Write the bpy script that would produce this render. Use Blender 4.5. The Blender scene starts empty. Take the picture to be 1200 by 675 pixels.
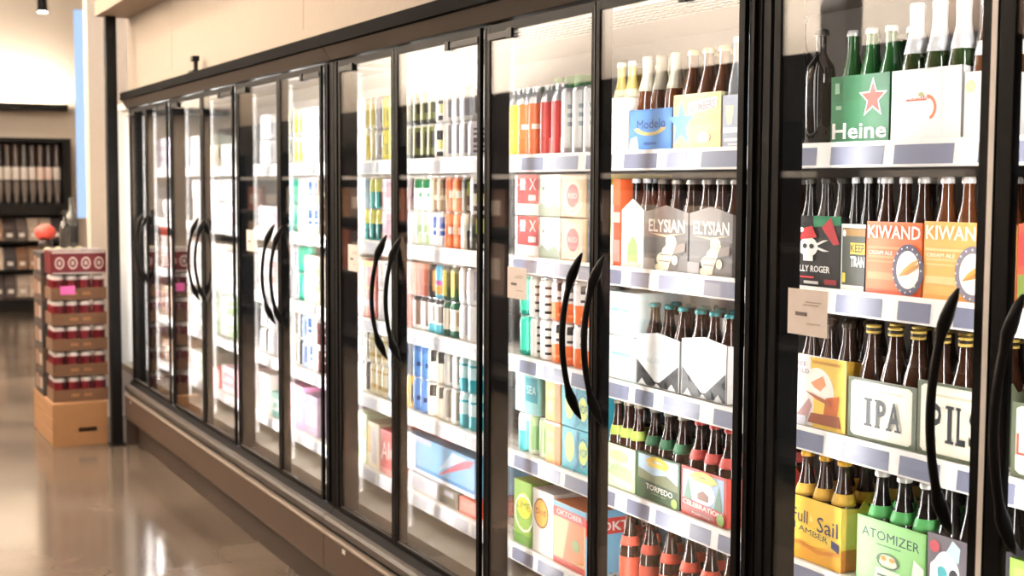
import bpy, bmesh, math, random
from mathutils import Vector, Matrix
random.seed(7)
S = bpy.context.scene
COL = S.collection
PI = math.pi

# ------------------------------------------------------------------ camera model (metres; z up, y along the aisle, x into the cooler)
F = 1597.1443
CAM = Vector((-1.7563883, 0.0, 1.6713056))
FW = Vector((0.4518787, 0.8888930, -0.0753324))
RT = Vector((0.8915716, -0.4528572, 0.0045212))
UP = Vector((0.0300960, 0.0692072, 0.9971482))


def ray(px, py):
    return FW + RT * ((px - 600) / F) - UP * ((py - 337.5) / F)


def atx(px, py, x):
    d = ray(px, py)
    return CAM + d * ((x - CAM.x) / d.x)


def proj(p):
    v = Vector(p) - CAM
    z = v.dot(FW)
    return 600 + F * v.dot(RT) / z, 337.5 - F * v.dot(UP) / z


def Yp(px, z, x):
    """y of the point at depth x and height z that the photo shows in column px"""
    py = 300
    for _ in range(4):
        y = atx(px, py, x).y
        py = proj((x, y, z))[1]
    return y


# ------------------------------------------------------------------ materials
def lin(c):
    return tuple(((v / 255) / 12.92) if v / 255 <= 0.04045 else (((v / 255) + 0.055) / 1.055) ** 2.4 for v in c)


_mats = {}


def mat(c, rough=0.5, metal=0.0, spec=0.5, vary=0.06, scale=40.0, key=None, coat=0.0, bump=0.0):
    k = key or (tuple(c), rough, metal, spec, vary, scale, coat, bump)
    if k in _mats:
        return _mats[k]
    m = bpy.data.materials.new('surface')
    m.use_nodes = True
    nt = m.node_tree
    b = nt.nodes['Principled BSDF']
    rgb = lin(c)
    n = nt.nodes.new('ShaderNodeTexNoise')
    n.inputs['Scale'].default_value = scale
    n.inputs['Detail'].default_value = 3
    tc = nt.nodes.new('ShaderNodeTexCoord')
    nt.links.new(tc.outputs['Object'], n.inputs['Vector'])
    mx = nt.nodes.new('ShaderNodeMix')
    mx.data_type = 'RGBA'
    mx.inputs['A'].default_value = tuple(v * (1 - vary) for v in rgb) + (1,)
    mx.inputs['B'].default_value = tuple(min(1, v * (1 + vary)) for v in rgb) + (1,)
    nt.links.new(n.outputs['Fac'], mx.inputs['Factor'])
    nt.links.new(mx.outputs['Result'], b.inputs['Base Color'])
    b.inputs['Roughness'].default_value = rough
    b.inputs['Metallic'].default_value = metal
    b.inputs['Specular IOR Level'].default_value = spec
    b.inputs['Coat Weight'].default_value = coat
    if bump:
        bp = nt.nodes.new('ShaderNodeBump')
        bp.inputs['Strength'].default_value = bump
        bp.inputs['Distance'].default_value = 0.004
        nt.links.new(n.outputs['Fac'], bp.inputs['Height'])
        nt.links.new(bp.outputs['Normal'], b.inputs['Normal'])
    _mats[k] = m
    return m


def emit(c, s):
    k = ('e', tuple(c), s)
    if k in _mats:
        return _mats[k]
    m = bpy.data.materials.new('lamp')
    m.use_nodes = True
    b = m.node_tree.nodes['Principled BSDF']
    b.inputs['Base Color'].default_value = lin(c) + (1,)
    b.inputs['Emission Color'].default_value = lin(c) + (1,)
    b.inputs['Emission Strength'].default_value = s
    _mats[k] = m
    return m


def glass_mat(name, ior, tint=(1, 1, 1), rough=0.0):
    m = bpy.data.materials.new(name)
    m.use_nodes = True
    nt = m.node_tree
    nt.nodes.remove(nt.nodes['Principled BSDF'])
    out = nt.nodes['Material Output']
    t = nt.nodes.new('ShaderNodeBsdfTransparent')
    t.inputs[0].default_value = tint + (1,)
    g = nt.nodes.new('ShaderNodeBsdfGlossy')
    g.inputs['Roughness'].default_value = rough
    f = nt.nodes.new('ShaderNodeFresnel')
    ge = nt.nodes.new('ShaderNodeNewGeometry')
    mr = nt.nodes.new('ShaderNodeMapRange')
    mr.inputs['To Min'].default_value = ior
    mr.inputs['To Max'].default_value = 1 / ior
    nt.links.new(ge.outputs['Backfacing'], mr.inputs['Value'])
    nt.links.new(mr.outputs['Result'], f.inputs['IOR'])
    mx = nt.nodes.new('ShaderNodeMixShader')
    nt.links.new(f.outputs[0], mx.inputs[0])
    nt.links.new(t.outputs[0], mx.inputs[1])
    nt.links.new(g.outputs[0], mx.inputs[2])
    nt.links.new(mx.outputs[0], out.inputs['Surface'])
    return m


def floor_mat():
    m = bpy.data.materials.new('polished_concrete')
    m.use_nodes = True
    nt = m.node_tree
    b = nt.nodes['Principled BSDF']
    tc = nt.nodes.new('ShaderNodeTexCoord')
    n1 = nt.nodes.new('ShaderNodeTexNoise')
    n1.inputs['Scale'].default_value = 1.3
    n1.inputs['Detail'].default_value = 6
    n2 = nt.nodes.new('ShaderNodeTexNoise')
    n2.inputs['Scale'].default_value = 60
    n2.inputs['Detail'].default_value = 4
    for n in (n1, n2):
        nt.links.new(tc.outputs['Object'], n.inputs['Vector'])
    r = nt.nodes.new('ShaderNodeValToRGB')
    r.color_ramp.elements[0].position = 0.3
    r.color_ramp.elements[0].color = lin((92, 81, 71)) + (1,)
    r.color_ramp.elements[1].position = 0.72
    r.color_ramp.elements[1].color = lin((128, 114, 100)) + (1,)
    nt.links.new(n1.outputs['Fac'], r.inputs['Fac'])
    mx = nt.nodes.new('ShaderNodeMix')
    mx.data_type = 'RGBA'
    mx.blend_type = 'MULTIPLY'
    mx.inputs['Factor'].default_value = 0.25
    nt.links.new(r.outputs['Color'], mx.inputs['A'])
    nt.links.new(n2.outputs['Color'], mx.inputs['B'])
    nt.links.new(mx.outputs['Result'], b.inputs['Base Color'])
    rr = nt.nodes.new('ShaderNodeMapRange')
    rr.inputs['To Min'].default_value = 0.08
    rr.inputs['To Max'].default_value = 0.22
    nt.links.new(n1.outputs['Fac'], rr.inputs['Value'])
    nt.links.new(rr.outputs['Result'], b.inputs['Roughness'])
    b.inputs['Specular IOR Level'].default_value = 0.55
    return m


def shelf_mat(c=(225, 222, 214)):
    """enamelled sheet of colour c with rows of small dark slots"""
    m = bpy.data.materials.new('slotted_shelf')
    m.use_nodes = True
    nt = m.node_tree
    b = nt.nodes['Principled BSDF']
    tc = nt.nodes.new('ShaderNodeTexCoord')
    sx = nt.nodes.new('ShaderNodeSeparateXYZ')
    nt.links.new(tc.outputs['Object'], sx.inputs[0])

    def saw(sock, period, duty):
        a = nt.nodes.new('ShaderNodeMath')
        a.operation = 'MULTIPLY'
        a.inputs[1].default_value = 1 / period
        nt.links.new(sock, a.inputs[0])
        f = nt.nodes.new('ShaderNodeMath')
        f.operation = 'FRACT'
        nt.links.new(a.outputs[0], f.inputs[0])
        g = nt.nodes.new('ShaderNodeMath')
        g.operation = 'LESS_THAN'
        g.inputs[1].default_value = duty
        nt.links.new(f.outputs[0], g.inputs[0])
        return g.outputs[0]
    p = nt.nodes.new('ShaderNodeMath')
    p.operation = 'MULTIPLY'
    nt.links.new(saw(sx.outputs['X'], 0.05, 0.2), p.inputs[0])
    nt.links.new(saw(sx.outputs['Y'], 0.025, 0.4), p.inputs[1])
    mx = nt.nodes.new('ShaderNodeMix')
    mx.data_type = 'RGBA'
    mx.inputs['A'].default_value = lin(c) + (1,)
    mx.inputs['B'].default_value = lin((40, 36, 32)) + (1,)
    nt.links.new(p.outputs[0], mx.inputs['Factor'])
    nt.links.new(mx.outputs['Result'], b.inputs['Base Color'])
    b.inputs['Roughness'].default_value = 0.45
    return m


BLACK = mat((12, 11, 11), 0.55, spec=0.08)
BLACK_SOFT = mat((16, 15, 15), 0.45, spec=0.16)
DARK = mat((34, 31, 29), 0.5)
MATTE = mat((12, 11, 11), 0.85, spec=0.04)
GREYBAR = mat((66, 60, 55), 0.4, spec=.3)
PALESTRIP = mat((170, 158, 146), 0.35, metal=0.4)
BROWN = mat((70, 54, 42), 0.5)
TOE = mat((60, 47, 38), 0.55)
WHITE = mat((236, 234, 230), 0.45)
LINER = mat((232, 230, 226), 0.5)
CREAM = mat((156, 144, 131), 0.7)
CREAM2 = mat((210, 198, 184), 0.8)
TAGBLUE = mat((120, 124, 146), 0.4)
PAPER = mat((250, 242, 238), 0.7)
SILVER = mat((205, 205, 208), 0.28, metal=0.75)
GLASS = glass_mat('door_glass', 1.58)
CARD = mat((100, 72, 50), 0.75)
FLOORM = floor_mat()
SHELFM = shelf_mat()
SHELFU = shelf_mat((92, 80, 68))  # underside: shade below the shelf put into a darker shelf colour
SHELFU2 = shelf_mat((170, 152, 130))  # same underside, painted less shaded for the last pair of doors

# ------------------------------------------------------------------ mesh helpers


def finish(name, bm, mats, parent=None, loc=None, smooth=False):
    me = bpy.data.meshes.new(name)
    bmesh.ops.recalc_face_normals(bm, faces=bm.faces[:])
    bm.to_mesh(me)
    bm.free()
    for m in (mats if isinstance(mats, (list, tuple)) else [mats]):
        me.materials.append(m)
    if smooth:
        for p in me.polygons:
            p.use_smooth = True
        if hasattr(me, 'set_sharp_from_angle'):
            me.set_sharp_from_angle(angle=0.7)
    return link(name, me, parent, loc)


def link(name, me, parent=None, loc=None):
    o = bpy.data.objects.new(name, me)
    COL.objects.link(o)
    if parent:
        o.parent = parent
    if loc is not None:
        o.location = loc
    return o


def tag(o, label=None, cat=None, group=None, kind=None):
    if label:
        o['label'] = label
    if cat:
        o['category'] = cat
    if group:
        o['group'] = group
    if kind:
        o['kind'] = kind
    return o


def empty(name, loc, rz=0):
    o = bpy.data.objects.new(name, None)
    o.empty_display_size = 0.05
    COL.objects.link(o)
    o.location = loc
    o.rotation_euler = (0, 0, rz)
    return o


def box(bm, x0, x1, y0, y1, z0, z1, mi=0, bev=0.0):
    vs = [bm.verts.new((x, y, z)) for x in (x0, x1) for y in (y0, y1) for z in (z0, z1)]
    fs = []
    for q in ((0, 1, 3, 2), (4, 6, 7, 5), (0, 4, 5, 1), (2, 3, 7, 6), (0, 2, 6, 4), (1, 5, 7, 3)):
        f = bm.faces.new([vs[i] for i in q])
        f.material_index = mi
        fs.append(f)
    if bev:
        es = list({e for f in fs for e in f.edges})
        r = bmesh.ops.bevel(bm, geom=es, offset=bev, segments=2, affect='EDGES', profile=0.6)
        for f in r['faces']:
            f.material_index = mi


def extrude_y(bm, prof, y0, y1, mi=None, closed=True):
    """profile [(x,z)..] swept along y; mi = one material index per profile edge"""
    n = len(prof)
    a = [bm.verts.new((x, y0, z)) for x, z in prof]
    b = [bm.verts.new((x, y1, z)) for x, z in prof]
    for i in range(n if closed else n - 1):
        j = (i + 1) % n
        f = bm.faces.new((a[i], a[j], b[j], b[i]))
        f.material_index = mi[i] if mi else 0
    if closed:
        bm.faces.new(a)
        bm.faces.new(b)


def lathe(bm, prof, seg=20, fn=None, mi=0, cx=0, cy=0, cap=True):
    """profile [(r,z)..]; fn(angle, z) -> material index"""
    rings = []
    for r, z in prof:
        rings.append([bm.verts.new((cx + r * math.cos(2 * PI * i / seg), cy + r * math.sin(2 * PI * i / seg), z)) for i in range(seg)])
    for k in range(len(prof) - 1):
        for i in range(seg):
            j = (i + 1) % seg
            f = bm.faces.new((rings[k][i], rings[k][j], rings[k + 1][j], rings[k + 1][i]))
            f.material_index = fn(2 * PI * (i + .5) / seg, (prof[k][1] + prof[k + 1][1]) / 2) if fn else mi
    if cap:
        for q, kz in ((rings[0], 0), (rings[-1], -1)):
            f = bm.faces.new(q)
            f.material_index = fn(0, prof[kz][1]) if fn else mi


_txt = {}


def text_polys(s):
    if s in _txt:
        return _txt[s]
    key, s, bold = s, s.lstrip('*'), s.startswith('*')
    cu = bpy.data.curves.new('letters', 'FONT')
    cu.body = s
    cu.resolution_u = 2
    cu.offset = .018 if bold else 0
    o = bpy.data.objects.new('letters', cu)
    COL.objects.link(o)
    bpy.context.view_layer.update()
    ev = o.evaluated_get(bpy.context.evaluated_depsgraph_get())
    me = ev.to_mesh()
    vs = [(v.co.x, v.co.y) for v in me.vertices]
    ps = [tuple(p.vertices) for p in me.polygons]
    ev.to_mesh_clear()
    bpy.data.objects.remove(o)
    bpy.data.curves.remove(cu)
    x0, x1 = min(v[0] for v in vs), max(v[0] for v in vs)
    y0, y1 = min(v[1] for v in vs), max(v[1] for v in vs)
    vs = [((x - x0) / (x1 - x0), (y - y0) / max(1e-6, y1 - y0)) for x, y in vs]
    _txt[key] = (vs, ps)
    return _txt[key]


class Slots:
    def __init__(self):
        self.m = []

    def __call__(self, m):
        if not isinstance(m, bpy.types.Material):
            m = mat(m, 0.45)
        if m not in self.m:
            self.m.append(m)
        return self.m.index(m)


def draw(bm, sl, prints, x, yl, yr, zb, zt, axis='x', sgn=-1):
    """flat printed artwork laid on a face: u runs from yl to yr, v from zb to zt"""
    W, H = abs(yl - yr), zt - zb

    def P(u, v, k):
        off = x + sgn * 0.00035 * (k + 1)
        if axis == 'x':
            return (off, yl + (yr - yl) * u, zb + v * H)
        return (yl + (yr - yl) * u, off, zb + v * H)

    def poly(pts, k, mi):
        f = bm.faces.new([bm.verts.new(P(u, v, k)) for u, v in pts])
        f.material_index = mi
    for k, p in enumerate(prints):
        t, c = p[0], sl(p[-1])
        if t == 'r':
            _, u0, v0, u1, v1, _c = p
            poly([(u0, v0), (u1, v0), (u1, v1), (u0, v1)], k, c)
        elif t == 'p':
            poly(p[1], k, c)
        elif t == 'e':
            _, cu, cv, ru, rv, _c = p
            poly([(cu + ru * math.cos(a * PI / 12), cv + rv * math.sin(a * PI / 12)) for a in range(24)], k, c)
        elif t == 's':
            _, cu, cv, ru, rv, _c = p
            poly([(cu + ru * (1 if i % 2 == 0 else .42) * math.sin(i * PI / 5), cv + rv * (1 if i % 2 == 0 else .42) * math.cos(i * PI / 5)) for i in range(10)], k, c)
        elif t == 't':
            _, s, u0, v0, u1, v1, _c = p
            vs, ps = text_polys(s)
            bv = [bm.verts.new(P(u0 + (u1 - u0) * a, v0 + (v1 - v0) * b, k)) for a, b in vs]
            for q in ps:
                try:
                    f = bm.faces.new([bv[i] for i in q])
                    f.material_index = c
                except ValueError:
                    pass
        elif t == 'ts':  # slanted text
            _, s, u0, v0, u1, v1, dv, _c = p
            vs, ps = text_polys(s)
            bv = [bm.verts.new(P(u0 + (u1 - u0) * a, v0 + (v1 - v0) * b + dv * a, k)) for a, b in vs]
            for q in ps:
                f = bm.faces.new([bv[i] for i in q])
                f.material_index = c
        elif t == 'a':  # arc band
            _, cu, cv, ru, rv, th, a0, a1, _c = p
            n = 12
            for i in range(n):
                aa, ab = [math.radians(a0 + (a1 - a0) * j / n) for j in (i, i + 1)]
                poly([(cu + ru * math.cos(aa), cv + rv * math.sin(aa)), (cu + ru * math.cos(ab), cv + rv * math.sin(ab)),
                      (cu + ru * (1 - th) * math.cos(ab), cv + rv * (1 - th) * math.sin(ab)), (cu + ru * (1 - th) * math.cos(aa), cv + rv * (1 - th) * math.sin(aa))], k, c)


ORD = ['first', 'second', 'third', 'fourth', 'fifth', 'sixth', 'seventh', 'eighth', 'ninth', 'tenth', 'eleventh', 'twelfth']

# ------------------------------------------------------------------ room
FZ, CEIL = 0.0, 4.4
XL, YB, YF = -3.5, 19.1, -2.6


def struct(name, x0, x1, y0, y1, z0, z1, m):
    bm = bmesh.new()
    box(bm, x0, x1, y0, y1, z0, z1)
    return tag(finish(name, bm, m), kind='structure')


struct('floor', XL - .2, 4.2, YF - .2, YB + .2, -0.1, FZ, FLOORM)
struct('ceiling', XL - .2, 4.2, YF - .2, YB + .2, CEIL, CEIL + .1, mat((128, 120, 112), .8))
bm = bmesh.new()
wx0, wx1, wz0 = 1.36, 1.95, 1.2
box(bm, XL - .2, wx0, YB, YB + .15, 0, CEIL)
box(bm, wx1, 4.2, YB, YB + .15, 0, CEIL)
box(bm, wx0, wx1, YB, YB + .15, 0, wz0)
box(bm, wx0, wx1, YB, YB + .15, 4.0, CEIL)
tag(finish('wall_back', bm, CREAM2), kind='structure')
bm = bmesh.new()
box(bm, wx0, wx1, YB + .06, YB + .07, wz0, 4.0, 0)
tag(finish('window_1', bm, glass_mat('window_glass', 1.45)), kind='structure')
struct('trim_1', -3.4, 1.22, YB - .30, YB, 2.615, 2.705, BLACK_SOFT)
struct('wall_left', XL - .15, XL, 5.4, YB, 0, CEIL, CREAM2)
struct('wall_left_near', XL - .15, XL, YF, 5.4, 0, CEIL, mat((150, 122, 100), 0.7))
struct('trim_2', XL + .47, XL + .58, 5.46, 5.66, 0, CEIL, mat((60, 52, 47), 0.6))
struct('wall_front', XL - .2, 4.2, YF - .15, YF, 0, CEIL, mat((120, 100, 84), 0.8))
bm = bmesh.new()
box(bm, 0.03, 0.13, YF, 8.95, 2.235, CEIL)
for yy in (7.72, 5.4, 3.1):
    box(bm, 0.0285, 0.031, yy, yy + .004, 2.30, 2.70)
tag(finish('wall_right', bm, CREAM), kind='structure')
struct('wall_end', -0.044, 3.9, 9.95, 10.1, 0, CEIL, CREAM2)
struct('wall_right_far', 3.9, 4.05, 9.95, YB, 0, CEIL, CREAM2)
struct('trim_4', -0.178, 0.03, YF, 8.90, 2.712, 2.80, mat((150, 132, 114), 0.6))
# steel post at the far end of the cooler run
bm = bmesh.new()
box(bm, -0.130, -0.062, 8.81, 8.875, 0.012, 2.712, 0, .004)
box(bm, -0.126, -0.066, 8.805, 8.815, 0.012, 2.712, 0)
tag(finish('trim_5', bm, BLACK_SOFT), kind='structure')
bm = bmesh.new()
box(bm, -0.145, -0.047, 8.795, 8.89, 0, 0.012, 0, .003)
tag(finish('trim_6', bm, BLACK_SOFT), kind='structure')

# ------------------------------------------------------------------ the cooler run
DZ0, DZ1 = 0.42, 2.13
RAIL_Z = [1.760, 1.452, 1.145, 0.845, 0.553]
XR, XFP = 0.150, 0.168          # shelf front, product front
ZOFF = 0.002
# glass openings, far edge and near edge of every door
DOORS = [(8.672, 8.273), (8.214, 7.713), (7.558, 6.955), (6.885, 6.357), (6.239, 5.649), (5.595, 5.093),
         (4.853, 4.348), (4.287, 3.666), (3.579, 2.998), (2.956, 2.380), (2.237, 1.700), (1.628, 1.095)]
HINGE_FAR = [i % 2 == 0 for i in range(12)]
CASES = [(0, 6, 8.80, 4.965), (6, 10, 4.960, 2.318), (10, 12, 2.313, 0.95)]
CASELAB = ['long black framed six door cooler run by the black post at the far end',
           'black framed four door cooler in the middle with painted brown kick panel',
           'black framed cooler nearest the camera holding the tall green and yellow bottle cartons']


def handle_mesh():
    bm = bmesh.new()
    n = 28
    rings = []
    for i in range(n + 1):
        t = i / n
        z = -0.215 + 0.43 * t
        s = math.sin(PI * t)
        e = min(t, 1 - t)
        xc = -0.008 - 0.050 * s ** 0.8
        if e < 0.20:
            w = 0.003 + 0.020 * (e / 0.20) ** 0.7 if e < .13 else 0.0178 - 0.0098 * ((e - .13) / .07)
            xc += 0.006 * (1 - e / .2)
        else:
            w = 0.0080
        wy = 0.0085 if e > .03 else 0.003 + .0055 * e / .03
        rings.append([bm.verts.new((xc + w * math.cos(a * PI / 5), wy * math.sin(a * PI / 5), z)) for a in range(10)])
    for k in range(n):
        for i in range(10):
            j = (i + 1) % 10
            bm.faces.new((rings[k][i], rings[k][j], rings[k + 1][j], rings[k + 1][i]))
    bm.faces.new(rings[0])
    bm.faces.new(rings[-1])
    bmesh.ops.recalc_face_normals(bm, faces=bm.faces[:])
    me = bpy.data.meshes.new('handle')
    bm.to_mesh(me)
    bm.free()
    me.materials.append(BLACK_SOFT)
    for p in me.polygons:
        p.use_smooth = True
    return me


HANDLE = handle_mesh()


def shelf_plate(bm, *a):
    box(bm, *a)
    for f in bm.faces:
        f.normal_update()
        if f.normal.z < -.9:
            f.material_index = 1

LED = emit((255, 250, 242), 5.0)


def area(name, loc, rot, sx, sy, power, color, label, spread=PI):
    l = bpy.data.lights.new(name, 'AREA')
    l.shape = 'RECTANGLE'
    l.size, l.size_y = sx, sy
    l.energy = power
    l.color = color
    l.spread = spread
    o = bpy.data.objects.new(name, l)
    COL.objects.link(o)
    o.location = loc
    o.rotation_euler = rot
    return o


LED_M, LED_T = 3.9, 2.8
LAMPS = []
for ci, (d0, d1, yfar, ynear) in enumerate(CASES):
    c = empty('display_cooler', (0, (yfar + ynear) / 2, 0))
    tag(c, CASELAB[ci], 'cooler', 'glass door coolers along the right wall')
    cy = (yfar + ynear) / 2
    A, B = yfar - cy, ynear - cy
    LA, LB = A + (.72 if ci == 0 else .10), (B + .10 if ci < 2 else B)      # interior runs on behind the next case's frame

    def part(name, build, m, smooth=False, parent=c):
        bm = bmesh.new()
        build(bm)
        return finish(name, bm, m, parent, smooth=smooth)
    # shell
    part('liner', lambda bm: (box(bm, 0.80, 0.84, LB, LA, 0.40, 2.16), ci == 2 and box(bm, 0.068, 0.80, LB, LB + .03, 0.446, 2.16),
                              ci == 0 and box(bm, 0.068, 0.80, LA - .03, LA, 0.446, 2.16), box(bm, 0.068, 0.84, LB, LA, 2.16, 2.20)), [LINER, mat((150, 144, 138), .6), mat((70, 64, 58), .6)][ci])  # dim space behind the shelves painted as a darker liner, case by case

    def grille(bm):
        box(bm, 0.10, 0.32, LB + .031, LA - .031, 2.125, 2.155, 0)
        y = LB + .05
        while y < LA - .06:
            for k in range(6):
                box(bm, 0.115 + .034 * k, 0.137 + .034 * k, y, y + .022, 2.1235, 2.1255, 1)
            y += .034
    part('air_grille', grille, [WHITE, DARK])
    part('deck', lambda bm: box(bm, 0.068, 0.799, LB, LA, 0.40, 0.445), mat((168, 160, 146), 0.4, metal=.3))
    # header and base profiles
    part('header', lambda bm: extrude_y(bm, [(0.03, 2.235), (-0.050, 2.235), (-0.052, 2.190), (-0.040, 2.186), (-0.012, 2.140), (0.03, 2.132)], B, A, [0, 0, 0, 1, 2, 0]), [MATTE, GREYBAR, BLACK])  # black header; floor reflection painted as grey on the sloped face
    part('base_rail', lambda bm: extrude_y(bm, [(0.03, 0.418), (-0.006, 0.418), (-0.020, 0.395), (-0.026, 0.33), (0.03, 0.33)], B, A), BLACK)
    part('bumper', lambda bm: extrude_y(bm, [(-0.024, 0.398), (-0.042, 0.394), (-0.050, 0.384), (-0.050, 0.364), (-0.042, 0.354), (-0.024, 0.350)], B, A), GREYBAR)
    part('edge_strip', lambda bm: extrude_y(bm, [(-0.030, 0.338), (-0.052, 0.338), (-0.056, 0.331), (-0.052, 0.324), (-0.030, 0.324)], B, A), PALESTRIP)
    part('kick_panel', lambda bm: extrude_y(bm, [(0.03, 0.325), (-0.048, 0.325), (-0.048, 0.185), (-0.040, 0.172), (0.03, 0.172)], B, A), BROWN)
    part('toe_kick', lambda bm: extrude_y(bm, [(0.07, 0.172), (0.032, 0.172), (0.032, 0.0), (0.07, 0.0)], B, A), TOE)
    for yy in ([(8.62, .016)] if ci == 0 else [(4.72, .03)] if ci == 1 else []):
        part('cap_sticker', lambda bm: box(bm, -0.0495, -0.048, yy[0] - cy, yy[0] - cy + yy[1], 0.295, 0.312), WHITE)
    # mullions at hinge sides
    ms = [yfar] + [(DOORS[i][1] + DOORS[i + 1][0]) / 2 for i in range(d0 + 1, d1 - 1, 2)] + [ynear]
    for mi_, my in enumerate(ms):
        end = mi_ in (0, len(ms) - 1)
        if end and mi_ == 0:
            lo, hi = DOORS[d0][0] + .018, yfar
        elif end:
            lo, hi = ynear, DOORS[d1 - 1][1] - .018
        else:
            k = d0 + mi_ * 2
            lo, hi = DOORS[k][0] + .022, DOORS[k - 1][1] - .022
        part('mullion', lambda bm: (box(bm, 0.002, 0.064, lo - cy, hi - cy, 0.42, 2.135, 0, .003),
                                    box(bm, -0.006, 0.004, (lo + hi) / 2 - cy - .006, (lo + hi) / 2 - cy + .006, 0.43, 2.13, 0)), BLACK)
        part('led_strip', lambda bm: box(bm, 0.0641, 0.0648, (lo + hi) / 2 - cy - .009, (lo + hi) / 2 - cy + .009, 0.5, 2.08), LED)
        for sg in (1, -1):
            if not (end and ((mi_ == 0) == (sg == 1))):
                LAMPS.append(((hi - .004) if sg == 1 else (lo + .004), sg, LED_T))
    for i in range(d0, d1, 2):
        my = (DOORS[i][1] + DOORS[i + 1][0]) / 2
        part('mullion', lambda bm: box(bm, 0.004, 0.030, my - cy - .014, my - cy + .014, 0.42, 2.135, 0, .003), BLACK)
        part('led_strip', lambda bm: box(bm, 0.0301, 0.0308, my - cy - .008, my - cy + .008, 0.5, 2.08), LED)
        for sg in (1, -1):
            LAMPS.append((my + .012 * sg, sg, LED_M))
    # doors
    for i in range(d0, d1):
        ya, yb = DOORS[i][0] - cy, DOORS[i][1] - cy
        hf = HINGE_FAR[i]
        mg = (DOORS[i][1] - DOORS[i + 1][0]) / 2 - .002 if hf else (DOORS[i - 1][1] - DOORS[i][0]) / 2 - .002
        fa, fb = (.022, mg) if hf else (mg, .022)
        ya2, yb2 = ya + fa, yb - fb

        def leaf(bm):
            z0, z1 = DZ0 + .004, DZ1
            box(bm, -0.012, 0.0, ya, ya2, z0, z1, 0, .002)
            box(bm, -0.012, 0.0, yb2, yb, z0, z1, 0, .002)
            box(bm, -0.0115, 0.0, yb, ya, z1 - .024, z1, 0)
            box(bm, -0.0115, 0.0, yb, ya, z0, z0 + .024, 0)
            box(bm, -0.0135, -0.0115, yb, ya, z0 + .018, z0 + .024, 1)
        dr = part('door', leaf, [BLACK, GREYBAR])
        e = ya2 if hf else yb2
        part('glass', lambda bm: (box(bm, -0.0092, -0.0072, yb, ya, DZ0 + .028, DZ1 - .024), box(bm, -0.0045, -0.0025, yb, ya, DZ0 + .028, DZ1 - .024)), GLASS, parent=dr)
        h = link('handle', HANDLE, dr, (-0.012, (yb + .035) if hf else (ya - .035), 1.283))
        if hf:
            part('hinge_arm', lambda bm: (box(bm, -0.016, -0.010, ya - .13, ya + .01, 2.086, 2.106, 0, .002), box(bm, -0.020, -0.010, ya - .15, ya - .12, 2.082, 2.110, 0, .002)), BLACK_SOFT, parent=dr)
        else:
            part('hinge_arm', lambda bm: (box(bm, -0.016, -0.010, yb - .01, yb + .20, 2.086, 2.106, 0, .002), box(bm, -0.020, -0.010, yb + .19, yb + .22, 2.082, 2.110, 0, .002)), BLACK_SOFT, parent=dr)
        if hf:
            part('edge_seal', lambda bm: box(bm, -0.0128, -0.0118, yb2 + .0005, yb2 + (.0125 if i == 10 else .003), DZ0 + .01, DZ1 - .01), mat((250, 248, 244), .45) if i == 10 else GREYBAR, parent=dr)
    # shelves, one span per pair of doors
    for k in range(d0, d1, 2):
        s0 = LA - .032 if k == 0 else (DOORS[k][0] + DOORS[k - 1][1]) / 2 + .118 - cy
        s1 = LB + .032 if k == 10 else (DOORS[k + 1][1] + DOORS[k + 2][0]) / 2 + .122 - cy
        for si, rz in enumerate(RAIL_Z):
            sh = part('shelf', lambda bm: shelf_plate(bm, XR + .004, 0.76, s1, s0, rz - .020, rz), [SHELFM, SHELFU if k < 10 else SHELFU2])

            def rail(bm):
                extrude_y(bm, [(XR + .004, rz + .004), (XR - .002, rz + .004), (XR - .006, rz - .048), (XR + .004, rz - .050)], s1, s0, [0, 0, 0, 0])
                y = s0 - random.uniform(.0, .06)
                r = random.Random(k * 10 + si)
                while y > s1 + .05:
                    w = min(r.choice((.09, .11, .14, .16)), y - s1 - .01)
                    if w < .03:
                        break
                    dx = .0006
                    f = bm.faces.new([bm.verts.new(p) for p in ((XR - .0028 - dx, y, rz - .006), (XR - .0028 - dx, y - w, rz - .006), (XR - .006 - dx, y - w, rz - .044), (XR - .006 - dx, y, rz - .044))])
                    f.material_index = 1 if k >= 8 else 2
                    y -= w + r.choice((.03, .045, .06))
            part('price_rail', rail, [WHITE, TAGBLUE, mat((196, 198, 206), .5)], parent=sh)

# cooler lamps: aim each one inward and across the shelf fronts
for ly, sg, pw in LAMPS:
    aim = math.radians(58)
    boost = 2.5 if ly > 5.0 else 1.0
    area('cooler_lamp', (0.068 if pw == LED_T else 0.034, ly, 1.29), Vector((-math.cos(aim), -sg * math.sin(aim), 0)).to_track_quat('Z', 'Y').to_euler(), .02, 1.6, pw * boost, (1, .975, .94), '', spread=math.radians(125))

# ------------------------------------------------------------------ goods: cans
CANH, CANR = 0.1235, 0.0326
_can = {}


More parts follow.
